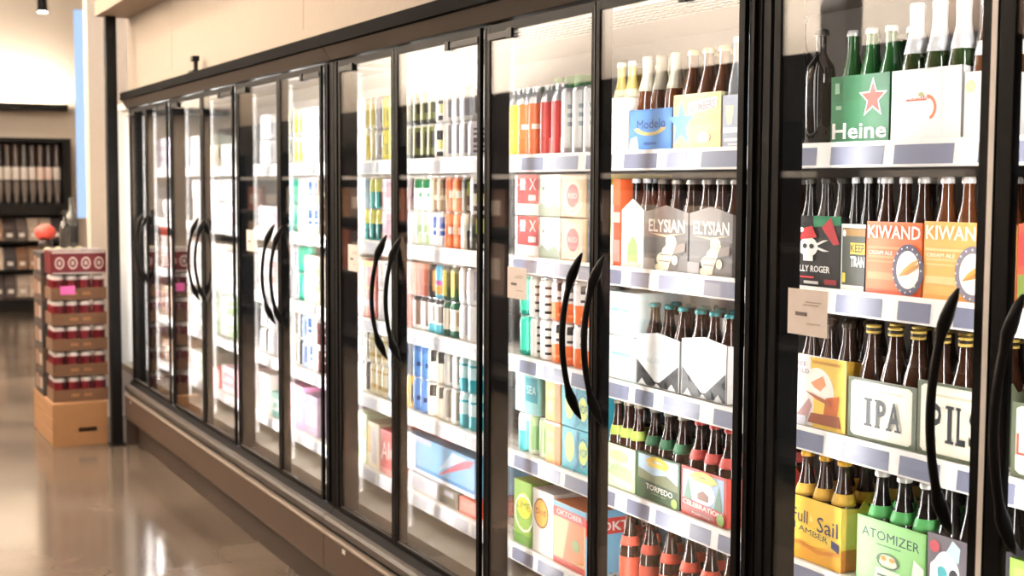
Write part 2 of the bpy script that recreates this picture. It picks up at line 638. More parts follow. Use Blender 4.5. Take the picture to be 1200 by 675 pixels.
def can_mesh(key):
    if key in _can:
        return _can[key]
    name, base, zones = DESIGN[key]
    sl = Slots()
    b = sl(mat(base, .33, metal=.15))
    zs = [(sl(mat(c, .33, metal=.15)), a0, a1, z0, z1) for (z0, z1, a0, a1, c) in zones]

    def fn(a, z):
        d = (math.degrees(a) - 180 - 100 + 540) % 360 - 180     # artwork is turned towards the aisle and a little to the near end
        r = b
        for mi, a0, a1, z0, z1 in zs:
            if z0 <= z / CANH <= z1 and a0 <= d <= a1:
                r = mi
        return r
    H = CANH
    prof = [(.026, 0), (.0295, .002), (CANR, .008)] + [(CANR, .008 + (H - .026) * i / 12) for i in range(1, 13)] + [(.030, H - .010), (.0275, H - .004)]
    bm = bmesh.new()
    lathe(bm, prof, 22, fn)
    me = bpy.data.meshes.new('beverage_can')
    bmesh.ops.recalc_face_normals(bm, faces=bm.faces[:])
    bm.to_mesh(me)
    bm.free()
    for m in sl.m:
        me.materials.append(m)
    for p in me.polygons:
        p.use_smooth = len(p.vertices) == 4
    _can[key] = me
    return me


bm = bmesh.new()
lathe(bm, [(.0255, CANH - .0035), (.0285, CANH - .0035), (.0285, CANH), (.0265, CANH), (.025, CANH - .003)], 20)
LID = bpy.data.meshes.new('lid')
bm.to_mesh(LID)
bm.free()
LID.materials.append(SILVER)

ALL = (-180, 180)


def band(z0, z1, c):
    return (z0, z1, -180, 180, c)


def patch(z0, z1, a0, a1, c):
    return (z0, z1, a0, a1, c)


def both(z0, z1, a0, a1, c):
    return (z0, z1, a0, a1, c)


W_ = (238, 236, 230)
K_ = (28, 26, 26)
DESIGN = {
    'olive': ('white can with olive and black print', W_, [band(.05, .95, (206, 206, 170)), patch(.08, .9, -80, 20, (92, 96, 50)), patch(.3, .82, -75, 14, K_), band(.0, .14, (40, 40, 30))]),
    'bw': ('black and white patterned can', W_, [patch(.55, .8, -90, 40, K_), patch(.08, .18, -90, 40, K_), patch(.25, .5, -60, 0, (200, 205, 120))]),
    'greytext': ('white can with grey lettering', W_, [patch(.1, .9, -60, -25, (150, 150, 160)), patch(.2, .85, 0, 22, (120, 120, 132))]),
    'dottext': ('grey can with dark dotted lettering', (214, 214, 220), [patch(.1 + .16 * i, .18 + .16 * i, -70, 20, (95, 95, 108)) for i in range(5)]),
    'greentop': ('white can with a green top', (234, 240, 230), [band(.66, .93, (48, 128, 78)), patch(.4, .52, -50, 10, (70, 150, 100))]),
    'palegreen': ('pale green can', (214, 228, 206), [patch(.4, .6, -90, 60, (168, 190, 142)), patch(.05, .3, -60, 30, (150, 176, 130))]),
    'tanbrown': ('brown and cream can', (214, 200, 176), [patch(.0, 1, -60, 20, (116, 84, 58)), patch(.3, .45, -60, 20, (200, 190, 160))]),
    'orange': ('orange and white can', (222, 112, 58), [patch(.0, 1, 20, 60, W_), patch(.42, .62, -60, 10, W_), patch(.2, .4, -40, 0, (190, 76, 36))]),
    'blue': ('white can with royal blue print', (232, 234, 240), [patch(.5, .85, -80, 20, (44, 88, 178)), patch(.35, .45, -80, 30, (44, 88, 178)), patch(.05, .28, -60, 20, (190, 196, 206))]),
    'blackgreen': ('black can with a lime disc', (40, 44, 34), [patch(.45, .85, -60, 10, (178, 196, 92)), patch(.05, .2, -60, 20, (200, 200, 190)), patch(0, 1, 30, 80, (220, 220, 214))]),
    'blackcream': ('black and cream can', (226, 224, 210), [patch(.0, .55, -70, 10, (50, 46, 38)), patch(.6, .9, -50, 30, (70, 74, 50))]),
    'gold': ('black and gold can', (44, 40, 38), [patch(.2, .8, -60, 10, (176, 124, 62)), patch(0, 1, 25, 80, (226, 222, 216))]),
    'cyanmag': ('cyan and magenta can', (112, 196, 226), [band(.38, .52, (196, 92, 170)), band(.1, .38, (226, 166, 92)), patch(0, 1, 40, 90, W_)]),
    'yellowgreen': ('yellow can with dark green stripes', (228, 214, 72), [patch(0, 1, -80, -45, (24, 72, 50)), patch(0, 1, 5, 40, (24, 72, 50)), band(.85, 1, (24, 72, 50)), band(.0, .12, (24, 72, 50))]),
    'white': ('plain white can', (240, 239, 238), [patch(.1, .9, -50, -35, (184, 176, 190)), patch(.3, .5, 0, 25, (206, 198, 210))]),
    'salmon': ('salmon pink can', (226, 158, 136), [patch(.1, .6, -60, 0, (196, 112, 88)), patch(0, 1, 20, 60, (238, 218, 206))]),
    'whitebrown': ('white can with brown print', W_, [patch(.1, .85, -60, 0, (140, 112, 96)), band(.85, 1, (70, 60, 54))]),
    'tealbase': ('white can with a turquoise base', (228, 230, 228), [band(0, .25, (96, 182, 200)), patch(.3, .8, -70, 0, (134, 118, 106)), band(.88, 1, (60, 56, 54))]),
    'greenbase': ('cream can with a dark green base', (232, 224, 204), [band(0, .22, (44, 92, 72)), band(.82, 1, (36, 96, 66)), patch(.3, .75, -60, 0, (176, 152, 120))]),
    'yellowblack': ('yellow and black can', (232, 184, 46), [patch(.2, .7, -60, 20, K_)]),
    'skyblue': ('light blue can', (96, 142, 206), [patch(0, 1, 10, 60, (206, 222, 240)), patch(.3, .45, -60, 0, (34, 52, 96))]),
    'creamdot': ('cream can with black top badge', (238, 228, 208), [patch(.62, .9, -80, 20, (46, 40, 36)), patch(.3, .42, -40, -10, (90, 70, 60))]),
    'greywhite': ('grey and white striped can', (226, 222, 214), [patch(.15, .9, -60, -10, (150, 142, 130)), patch(.1, .3, 10, 50, (196, 190, 180))]),
    'teal': ('teal and white can', (36, 158, 172), [patch(.4, .95, -180, 180, (206, 238, 240)), patch(.5, .8, -40, 10, (70, 176, 190)), patch(.75, .8, -180, 180, (40, 160, 172))]),
    'creamyellow': ('cream and yellow can', (240, 232, 190), [patch(.1, .8, -70, 0, (224, 202, 84)), patch(.3, .6, 10, 50, (200, 196, 150))]),
    'paleyellow': ('pale yellow can', (240, 224, 110), [patch(.2, .5, -60, 10, (196, 190, 120))]),
    'tealyellow': ('yellow topped teal can', (86, 190, 186), [band(.5, .95, (232, 228, 118)), patch(.05, .5, -60, -20, (52, 76, 66))]),
    'blackwhite': ('white can with black bars', W_, [patch(.05, .95, -70, -20, K_), patch(.3, .5, 10, 50, (90, 90, 96))]),
    'creamgold': ('cream can with gold bands', (238, 226, 190), [band(.2, .3, (196, 170, 110)), band(.7, .8, (196, 170, 110))]),
    'greyblue': ('grey blue can', (164, 180, 206), [patch(.2, .8, -60, 10, (106, 122, 160))]),
    'mint': ('mint green can', (60, 184, 152), [patch(0, 1, 10, 50, (180, 230, 214)), band(0, .15, (24, 130, 110))]),
    'blackletters': ('white can with bold black lettering', W_, [patch(.1 + .2 * i, .22 + .2 * i, -70, 30, K_) for i in range(4)]),
    'halforange': ('can with an orange lower half', (232, 232, 230), [band(.0, .46, (234, 122, 66)), patch(.5, .92, -60, 0, (56, 54, 54)), patch(.6, .7, -60, 20, W_), patch(.1, .2, -60, 10, (250, 170, 120))]),
    'palegrey': ('pale grey can', (214, 212, 214), [patch(.2, .8, -60, 0, (176, 172, 178))]),
    'lilac': ('white can with lilac print', (236, 232, 240), [patch(.2, .8, -60, 0, (170, 160, 206))]),
    'darkgrey': ('dark grey can', (110, 104, 104), [patch(.3, .7, -60, 10, (170, 160, 156))]),
    'peach': ('white can with peach print', (240, 232, 226), [patch(.2, .7, -70, 10, (226, 170, 140))]),
    'crimson': ('dark red can with emblem', (96, 18, 28), [patch(.3, .7, -50, 10, (214, 196, 190)), patch(.4, .6, -35, -5, (60, 14, 20)), band(.80, 1, (216, 210, 208))]),
    'leaf': ('pale lime can', (196, 226, 176), [patch(.1, .7, -60, 10, (150, 206, 140)), band(.0, .12, (226, 238, 220))]),
    'aqua': ('white can with an aqua lower half', (222, 240, 240), [band(0, .5, (90, 192, 200)), patch(.55, .8, -50, 10, (120, 206, 210))]),
}
TIER = {0: 'lower', 1: 'upper'}
CANS = []


def rows(door, shelf, tiers, px0, pitch=0.0672, x=XFP):
    """tiers: list of design lists from the shelf up, each starting at the far side (photo column px0)"""
    z = RAIL_Z[shelf - 1] + ZOFF
    for t, des in enumerate(tiers):
        y = Yp(px0, z, x) - pitch / 2
        seen = {}
        for dk in des:
            if dk:
                CANS.append((dk, x + CANR + .002 + random.uniform(-.003, .003), y, z + t * (CANH + .0005), door, shelf, t, len(tiers)))
            y -= pitch


rows(8, 1, [['olive'] * 4 + ['bw', 'greytext', 'greytext', 'greytext', 'dottext'], ['olive'] * 4 + ['bw', 'greytext', 'greytext', 'greytext']], 472)
rows(8, 2, [['white', 'palegreen', 'palegreen', 'blue', 'blue', 'orange', 'orange', 'blackcream', 'blackgreen'],
            [None, 'greentop', 'greentop', 'tanbrown', 'tanbrown', 'orange', 'orange', 'blackgreen', 'bw']], 474)
rows(8, 3, [['salmon', 'whitebrown', 'whitebrown', 'tealbase', 'tealbase', 'greenbase', 'greenbase', 'white', 'white'],
            [None, None, None, 'gold', 'cyanmag', 'yellowgreen', 'yellowgreen', 'white', 'white']], 472)
rows(8, 4, [['yellowblack', 'skyblue', 'skyblue', 'creamdot', 'creamdot', 'greywhite', 'greywhite', 'teal', 'teal'],
            [None, 'skyblue', 'skyblue', 'creamdot', 'creamdot', 'greywhite', 'greywhite', 'teal', 'teal']], 473)
rows(7, 1, [['palegrey', 'creamyellow', 'creamyellow', 'palegrey', 'paleyellow', 'paleyellow', 'creamyellow'], ['palegrey', 'creamyellow', 'creamyellow', 'palegrey', 'paleyellow', 'paleyellow', 'creamyellow']], 416)
rows(7, 2, [['peach', 'tealyellow', 'tealyellow', 'tealyellow'], [None, None, 'tealyellow', 'tealyellow']], 416)
rows(7, 4, [['blackwhite', 'blackwhite', 'creamgold', 'creamgold', 'creamgold', 'greyblue', 'greyblue']] * 2, 416)
rows(6, 1, [['olive', 'creamyellow', 'creamyellow', 'white', 'white', 'palegrey', 'white']] * 2, 336)
rows(6, 2, [['teal', 'mint', 'white', 'white', 'blue', 'blue', 'tanbrown']] * 2, 336)
rows(6, 3, [['darkgrey', 'lilac', 'mint', 'mint']] * 2, 336)
rows(6, 4, [['blackwhite', 'greywhite', 'blackwhite', 'greyblue', 'blue', 'white', 'crimson']] * 2, 336)
rows(5, 1, [['white', 'lilac', 'palegrey', 'white', 'lilac']] * 2, 303)
rows(5, 4, [['white', 'blackwhite', 'white', 'white', 'palegrey']] * 2, 303)
rows(4, 1, [['creamyellow', 'peach', 'olive', 'white', 'white', 'palegrey']], 245)
rows(4, 2, [['lilac', 'lilac', 'white', 'white', 'white', 'white']] * 2, 245)
rows(4, 4, [['white', 'blackwhite', 'palegreen', 'white', 'white', 'palegreen']] * 2, 245)
rows(3, 2, [['white', 'palegrey', 'white', 'darkgrey', 'white']] * 2, 224)
rows(2, 2, [['palegrey', 'darkgrey', 'palegrey', 'darkgrey', 'palegrey', 'palegrey']], 179)
rows(9, 3, [['mint', 'blackletters', 'blackletters', 'halforange', 'halforange', 'halforange', 'halforange', 'white'],
            ['mint', 'blackletters', 'blackletters', 'halforange', 'halforange', 'halforange', 'halforange', 'white']], 604)
rows(9, 4, [['aqua', 'leaf', 'leaf']], 603)


def place_cans():
    seen, total = {}, {}
    for c in CANS:
        k = (c[0], c[4], c[5], c[6])
        total[k] = total.get(k, 0) + 1
    for dk, x, y, z, door, shelf, t, nt in CANS:
        k = (dk, door, shelf, t)
        seen[k] = seen.get(k, 0) + 1
        nm = DESIGN[dk][0]
        lab = nm + (' ' + ORD[seen[k] - 1] + ' along' if total[k] > 1 else '') + (', ' + TIER[t] + ' layer' if nt > 1 else '') + ', ' + ORD[shelf - 1] + ' shelf, ' + ORD[door - 1] + ' door'
        o = link('beverage_can', can_mesh(dk), None, (x, y, z))
        o.rotation_euler.z = random.uniform(-.2, .2)
        tag(o, lab, 'can', 'cans on the ' + ORD[shelf - 1] + ' shelf behind the ' + ORD[door - 1] + ' cooler door')
        if door >= 6:
            link('lid', LID, o)


place_cans()

# ------------------------------------------------------------------ goods: closed cartons


def carton(name, door, shelf, pxl, pxr, h, depth, base, prints, label, group, x=XFP, z=None, top=None, side=None, near=None, topcol=None, cat='carton'):
    """closed box with printed front (and near side); h metres, or top = photo row of its far top corner"""
    z = (RAIL_Z[shelf - 1] + ZOFF) if z is None else z
    yl, yr = Yp(pxl, z, x), Yp(pxr, z, x)
    if top is not None:
        h = atx(pxl, top, x).z - z
    o = empty(name, (x, (yl + yr) / 2, z))
    hw = (yl - yr) / 2
    sl = Slots()
    sl(base)
    bm = bmesh.new()
    box(bm, 0, depth, -hw, hw, 0, h, 0, .003)
    for f in bm.faces:
        n = f.normal
        f.normal_update()
        if topcol and f.normal.z > .9:
            f.material_index = sl(topcol)
        if side and abs(f.normal.y) > .9:
            f.material_index = sl(side)
    finish('box_body', bm, sl.m, o)
    if prints:
        sl = Slots()
        bm = bmesh.new()
        draw(bm, sl, prints, 0, hw, -hw, 0, h)
        finish('printed_front', bm, sl.m, o)
    if near:
        sl = Slots()
        bm = bmesh.new()
        draw(bm, sl, near, -hw, 0, depth, 0, h, axis='y')
        finish('printed_side', bm, sl.m, o)
    tag(o, label, cat, group)
    return o


G = 'boxed multipacks in the coolers'
OKD = .41
RED, WH, NAVY = (200, 36, 40), (240, 238, 234), (36, 44, 92)
# door 9
for t, zz in ((0, RAIL_Z[1] + .002), (1, RAIL_Z[1] + .128)):
    nm = TIER[t]
    carton('beer_carton', 9, 2, 603, 631, .123, .25, (238, 234, 230), [('r', .12, .28, 1, 1, (206, 58, 58)), ('t', 'X', .62, .62, .9, .9, WH), ('r', .25, .62, .45, .9, WH), ('r', .6, .36, .9, .5, WH), ('ts', 'Lite', .12, .72, .5, .84, .06, (250, 236, 236))],
           'red and white carton on the second shelf, ' + nm + ' of two', G, z=zz)
    carton('beer_carton', 9, 2, 632, 656, .123, .25, (236, 238, 228), [('p', [(0, 0), (1, 0), (1, .2), (.7, .32), (.4, .2), (.1, .34), (0, .22)], (140, 160, 140)), ('e', .2, .66, .05, .05, (120, 150, 110)), ('t', 'PALE', .35, .6, .8, .72, (196, 206, 186))],
           'pale carton with grey green hills on the second shelf, ' + nm + ' of two', G, z=zz)
    carton('beer_carton', 9, 2, 657, 686, .123, .25, (202, 172, 128), [('r', .04, .04, .9, .96, (214, 190, 150)), ('e', .5, .5, .36, .4, (232, 210, 176)), ('e', .5, .5, .24, .27, (206, 88, 76)), ('t', 'RED', .32, .44, .68, .56, (246, 220, 200)), ('a', .5, .5, .42, .46, .1, 200, 340, (240, 236, 226))],
           'tan carton with red round emblem on the second shelf, ' + nm + ' of two', G, z=zz)
    carton('beer_carton', 9, 2, 688, 699, .123, .25, (236, 216, 96), [('r', 0, 0, .5, 1, (40, 36, 34)), ('r', .6, .2, .9, .8, (232, 130, 70))],
           'yellow and black carton edge on the second shelf, ' + nm + ' of two', G, z=zz)
z9 = RAIL_Z[3] + .002
carton('beer_carton', 9, 4, 604, 631, .123, .13, (150, 214, 216), [('r', 0, .0, .4, 1, (196, 232, 232)), ('r', .45, .3, .95, .9, (60, 160, 172)), ('t', 'SEA', .5, .5, .9, .7, (226, 244, 244))], 'aqua carton stacked on lime cans behind ninth door', G, z=z9 + CANH + .002)
for t in (0, 1):
    carton("beer_carton", 9, 4, 639, 656, .123, .25, (240, 178, 110), [('r', .68, 0, 1, 1, (210, 120, 50)), ('r', .05, .1, .62, .9, (244, 190, 126)), ('t', 'ORANGE', .1, .6, .6, .75, (252, 232, 200)), ('e', .35, .35, .2, .16, (250, 214, 160)), ('r', 0, .94, 1, 1, (250, 240, 226))], 'orange carton on the fourth shelf behind ninth door, ' + TIER[t] + ' of two', G, z=z9 + t * .1255)
    carton('beer_carton', 9, 4, 658, 692, .123, .25, (60, 176, 196), [('e', .28, .55, .16, .36, (206, 222, 110)), ('e', .75, .5, .2, .36, (206, 222, 110)), ('a', .75, .5, .2, .36, .2, 0, 360, (30, 140, 176)), ('t', 'HOP', .6, .4, .9, .6, (30, 130, 150)), ('p', [(.42, 0), (.52, .3), (.46, .6), (.54, 1), (.6, 1), (.54, .6), (.6, .3), (.5, 0)], (24, 128, 168))], 'turquoise carton with lime ovals behind ninth door, ' + TIER[t] + ' of two', G, z=z9 + t * .1255)
z5 = RAIL_Z[4] + .002
carton('beer_carton', 9, 5, 602, 622, .20, .33, (132, 172, 72), [('e', .6, .62, .42, .2, (214, 206, 60)), ('a', .6, .5, .55, .3, .12, 0, 360, (226, 236, 214)), ('r', 0, 0, 1, .16, (96, 142, 60)), ('t', 'LIME', .2, .57, .95, .68, (70, 110, 50))], 'green carton with yellow oval on the lowest shelf, ninth door', G)
carton('beer_carton', 9, 5, 624, 648, .195, .33, (240, 238, 234), [('e', .42, .64, .36, .24, (236, 170, 70)), ('a', .42, .64, .36, .24, .12, 0, 360, (120, 84, 50)), ('ts', 'Dog', .18, .58, .66, .7, .03, (70, 50, 40))], 'white carton with orange round emblem on the lowest shelf, ninth door', G, topcol=(206, 200, 194))
carton('beer_carton', 9, 5, 649, 686, .185, OKD, (226, 120, 60), [('r', 0, .0, 1, 1, (238, 196, 140)), ('p', [(.3, .1), (.95, .15), (.95, .75), (.5, .8)], (216, 130, 56)), ('e', .7, .4, .12, .1, (150, 170, 90)), ('r', 0, .76, 1, .92, (208, 60, 50)), ('t', '*OKTOBER', .1, .8, .9, .89, (244, 222, 214)), ('r', 0, .92, 1, 1, (110, 180, 214)), ('r', 0, 0, 1, .1, (206, 70, 60))],
       'orange carton with red and blue bands on the lowest shelf', G, topcol=(222, 120, 60), near=[('r', 0, 0, 1, .66, (120, 186, 220)), ('r', 0, .62, 1, .88, (206, 56, 48)), ('t', '*OKTOBERFEST', .12, .67, .86, .82, (246, 226, 220)), ('r', 0, .88, 1, 1, (110, 176, 214))])
carton('beer_carton', 9, 5, 600, 645, .055, .3, (206, 70, 44), [('r', .1, .3, .5, .7, (140, 40, 26))], 'flat red carton lying on the cartons behind ninth door', G, x=XFP + .09, z=z5 + .2035)
# door 10 cartons that are closed boxes
z2 = RAIL_Z[1] + .002
carton('beer_carton', 10, 2, 706, 716, .22, .2, (232, 234, 222), [('r', 0, .4, 1, .6, (190, 206, 120)), ('r', .2, .1, .8, .3, (226, 214, 120))], 'narrow white and lime carton at the meeting stile, tenth door', G)
carton('beer_carton', 10, 2, 718, 726, .235, .2, (200, 84, 40), [('r', 0, .5, 1, .62, (236, 200, 190)), ('r', 0, .05, 1, .3, (226, 150, 140)), ('r', 0, .7, 1, 1, (212, 110, 50))], 'narrow rust orange carton on the second shelf, tenth door', G)
z3 = RAIL_Z[2] + .002
for t in (0, 1):
    carton('beer_carton', 10, 3, 713, 743, .118, .18, (226, 238, 238), [('r', .1, .55, .9, .62, (150, 206, 206)), ('t', 'LIGHT', .2, .66, .8, .84, (166, 214, 214)), ('r', .85, 0, 1, 1, (196, 222, 222)), ('e', .45, .3, .2, .14, (200, 226, 226))], 'white and teal carton on the third shelf, ' + TIER[t] + ' of two', G, z=z3 + t * .120)
# doors 7 and 8
carton('beer_carton', 8, 3, 474, 488, .118, .2, (226, 150, 122), [('r', .1, .1, .3, .9, (240, 200, 186)), ('r', .5, .1, .6, .9, (206, 120, 92))], 'light salmon carton on top of the salmon can, eighth door', G, z=z3 + CANH + .002)
carton('beer_carton', 8, 3, 489, 497, .118, .2, (170, 92, 72), [('r', .0, .0, .45, 1, (200, 120, 98))], 'dark salmon carton on top of the white and brown cans, eighth door', G, z=z3 + CANH + .002)
carton('beer_carton', 8, 2, 471, 480, .118, .2, (96, 52, 56), [('r', .2, .2, .8, .8, (116, 66, 68)), ('e', .5, .7, .1, .06, (190, 150, 150))], 'maroon carton on top of the white can, eighth door', G, z=z2 + CANH + .002)
carton('beer_carton', 8, 5, 476, 556, .135, .36, (120, 178, 222), [('r', 0, .0, 1, .14, (240, 242, 246)), ('p', [(.45, .12), (.95, .75), (1, .95), (.85, .85)], (196, 88, 110)), ('p', [(.5, .3), (.9, .9), (.7, .95)], (190, 214, 240)), ('r', 0, .1, 1, .2, (40, 130, 190)), ('r', 0, .84, .4, 1, (176, 190, 226)), ('r', 0, 0, .16, 1, (236, 240, 246))],
       'large light blue carton with pink slash on the lowest shelf', G, z=z5 + .062, x=XFP + .012)
carton('beer_carton', 8, 5, 478, 512, .058, .3, (216, 212, 216), [('r', .05, .2, .6, .8, (196, 196, 206))], 'flat pale grey carton under the large light blue carton', G)
carton('beer_carton', 8, 5, 514, 536, .058, .3, (120, 112, 98), [('r', .1, .1, .9, .5, (90, 84, 70)), ('r', .3, .6, .8, .9, (176, 176, 190))], 'flat olive grey carton under the large light blue carton', G)
carton('beer_carton', 8, 5, 538, 558, .056, .3, (216, 92, 66), [('r', .05, .2, .95, .8, (226, 110, 84))], 'flat red carton under the large light blue carton', G)
carton('beer_carton', 8, 5, 470, 530, .05, .26, (190, 60, 56), [('r', .1, .2, .9, .8, (206, 84, 76)), ('r', .6, .3, .75, .7, (230, 190, 120))], 'red carton lying on top of the large light blue carton', G, x=XFP + .06, z=z5 + .0625 + .136)
for j, (a, b, c1, c2, lb) in enumerate([(478, 497, (176, 172, 160), (120, 116, 108), 'grey'), (500, 524, (196, 186, 160), (150, 130, 96), 'tan'), (528, 552, (150, 120, 96), (110, 60, 50), 'brown')]):
    carton('beer_carton', 8, 5, a, b, .065, .3, c1, [('r', .1, .2, .9, .7, c2)], 'low ' + lb + ' carton on the cooler floor, eighth door', G, z=.446, x=XFP + .1)
carton('beer_carton', 7, 2, 415, 428, .118, .2, (196, 222, 244), [('r', 0, 0, 1, .5, (84, 160, 220)), ('r', .3, .1, .5, .9, (236, 242, 248)), ('r', .7, .1, .8, .9, (226, 236, 246))], 'blue and white carton on the teal cans, seventh door', G, z=z2 + CANH + .002)
for t in (0, 1):
    carton('beer_carton', 7, 2, 448, 464, .118, .2, (206, 176, 190), [('r', .3, .1, .95, .9, (160, 116, 130)), ('r', 0, .6, .3, 1, (230, 214, 222))], 'mauve carton on the second shelf behind seventh door, ' + TIER[t] + ' of two', G, z=z2 + t * .1205)
carton('beer_carton', 7, 3, 414, 440, .225, .2, (226, 130, 116), [('r', .26, 0, .32, 1, (244, 200, 190)), ('r', .6, 0, .66, 1, (244, 200, 190)), ('r', 0, .9, 1, 1, (216, 190, 60)), ('r', 0, .5, 1, .55, (244, 206, 120)), ('r', 0, .2, 1, .32, (226, 190, 206))], 'coral red carton with yellow bands on the third shelf', G)
for t in (0, 1):
    carton('beer_carton', 7, 3, 443, 463, .115, .2, (236, 234, 232), [('r', .1, .1, .3, .9, (214, 210, 208)), ('e', .5, .9, .08, .05, (90, 86, 84))], 'white carton beside the coral carton, ' + TIER[t] + ' of two', G, z=z3 + t * .118)
carton('beer_carton', 7, 5, 416, 430, .20, .3, (222, 232, 196), [('r', .1, .5, .9, .7, (226, 206, 96)), ('r', .1, .1, .6, .4, (120, 170, 110))], 'pale green carton with yellow patch on the lowest shelf', G)
carton('beer_carton', 7, 5, 431, 444, .18, .3, (238, 226, 196), [('r', .4, .1, .8, .9, (206, 200, 206)), ('r', 0, .3, .3, .9, (226, 190, 110))], 'cream carton beside the pale green carton on the lowest shelf', G)
carton('beer_carton', 7, 5, 445, 464, .17, .3, (206, 70, 72), [('ts', 'Ale', .1, .3, .9, .7, .1, (244, 214, 210)), ('r', 0, 0, 1, .14, (226, 140, 136))], 'red carton on the lowest shelf behind seventh door', G)
carton('beer_carton', 7, 5, 438, 458, .07, .28, (196, 110, 84), [('r', 0, .5, 1, 1, (150, 96, 72))], 'low rust carton on the cooler floor, seventh door', G, z=.446, x=XFP + .1)
# far doors, pale boxes seen small
for (dr, sh, pl, pr, h, c1, c2, lb) in [
        (6, 3, 357, 379, .21, (240, 232, 206), (206, 196, 150), 'cream carton'), (6, 5, 336, 356, .20, (226, 150, 190), (240, 220, 232), 'pink carton'), (6, 5, 357, 372, .18, (150, 130, 150), (196, 176, 190), 'mauve grey carton'),
        (5, 2, 303, 328, .11, (222, 206, 214), (200, 160, 180), 'pale pink carton'), (5, 3, 303, 328, .21, (240, 236, 234), (216, 150, 140), 'white carton with red print'), (5, 5, 304, 316, .19, (226, 214, 206), (222, 150, 150), 'pale rose carton'), (5, 5, 318, 328, .12, (90, 176, 166), (200, 226, 220), 'sea green carton'),
        (4, 3, 246, 262, .20, (240, 228, 214), (226, 140, 84), 'cream carton with orange print'), (4, 3, 263, 276, .16, (236, 232, 230), (176, 166, 160), 'off white carton'), (4, 5, 246, 258, .10, (200, 86, 76), (226, 150, 140), 'brick red carton'), (4, 5, 260, 276, .14, (236, 200, 206), (214, 130, 146), 'blush pink carton'),
        (3, 1, 224, 239, .18, (226, 230, 220), (150, 160, 140), 'pale green carton'), (3, 3, 224, 239, .19, (220, 214, 208), (170, 150, 140), 'stone coloured carton'), (3, 4, 224, 239, .2, (236, 236, 236), (120, 120, 120), 'white carton with grey bars'), (3, 5, 224, 239, .15, (206, 214, 200), (140, 190, 150), 'sage green carton'),
        (2, 1, 179, 199, .19, (190, 190, 206), (140, 140, 160), 'lavender grey carton'), (2, 3, 179, 199, .2, (200, 176, 170), (226, 206, 200), 'dusty pink carton'), (2, 4, 179, 190, .18, (206, 190, 176), (236, 140, 176), 'beige carton'), (2, 4, 191, 199, .19, (180, 150, 130), (130, 96, 80), 'tan carton'), (2, 5, 179, 199, .14, (150, 120, 100), (200, 180, 160), 'brown carton'),
        (1, 1, 163, 174, .17, (206, 206, 210), (160, 160, 170), 'silver grey carton'), (1, 2, 163, 174, .2, (176, 180, 190), (220, 220, 226), 'slate carton'), (1, 3, 163, 174, .18, (226, 220, 214), (190, 160, 150), 'ivory carton'), (1, 4, 163, 174, .2, (240, 238, 236), (200, 200, 204), 'bright white carton'), (1, 5, 163, 174, .17, (214, 206, 200), (170, 150, 140), 'pale taupe carton')]:
    carton('beer_carton', dr, sh, pl, pr, h, .25, c1, [('r', .12, .25, .88, .75, c2), ('r', .25, .4, .75, .6, c1)], lb + ' on the ' + ORD[sh - 1] + ' shelf behind the ' + ORD[dr - 1] + ' door', G)

# ------------------------------------------------------------------ goods: bottles and open six pack carriers
_bot = {}


def bottle_mesh(kind, glass, h=.235, r=.0300):
    k = (kind, glass, h, r)
    if k in _bot:
        return _bot[k]
    if kind == 'long':
        prof = [(0.6, 0), (1, .015), (1, .50), (.97, .57), (.80, .66), (.55, .74), (.46, .82), (.42, .93), (.46, .935), (.46, .955), (.40, .96), (.40, .985)]
    elif kind == 'wine':
        prof = [(0.7, 0), (1, .02), (1, .60), (.9, .68), (.5, .76), (.36, .80), (.34, .95), (.38, .955), (.38, .985)]
    else:
        prof = [(0.6, 0), (1, .015), (1, .48), (.97, .55), (.84, .62), (.62, .72), (.47, .80), (.42, .93), (.46, .935), (.46, .955), (.40, .96), (.40, .985)]
    bm = bmesh.new()
    lathe(bm, [(a * r, b * h) for a, b in prof], 18)
    me = bpy.data.meshes.new('beer_bottle')
    bmesh.ops.recalc_face_normals(bm, faces=bm.faces[:])
    bm.to_mesh(me)
    bm.free()
    me.materials.append(glass)
    for p in me.polygons:
        p.use_smooth = len(p.vertices) == 4
    _bot[k] = me
    return me


def ring_mesh(kind, m, prof, smooth=True):
    k = (kind, m, tuple(prof))
    if k in _bot:
        return _bot[k]
    bm = bmesh.new()
    lathe(bm, prof, 18)
    me = bpy.data.meshes.new(kind)
    bmesh.ops.recalc_face_normals(bm, faces=bm.faces[:])
    bm.to_mesh(me)
    bm.free()
    me.materials.append(m)
    for p in me.polygons:
        p.use_smooth = len(p.vertices) == 4
    _bot[k] = me
    return me


AMBER = mat((50, 25, 12), .08, spec=.7, vary=.2, coat=.5)
AMBER2 = mat((96, 52, 24), .08, spec=.7, vary=.2, coat=.5)
INK = mat((20, 16, 14), .08, spec=.7, coat=.5)
GREENG = mat((28, 92, 40), .08, spec=.7, coat=.5)
OLIVEG = mat((40, 62, 26), .08, spec=.7, coat=.5)
CLEARG = mat((214, 190, 110), .08, spec=.7, coat=.5)


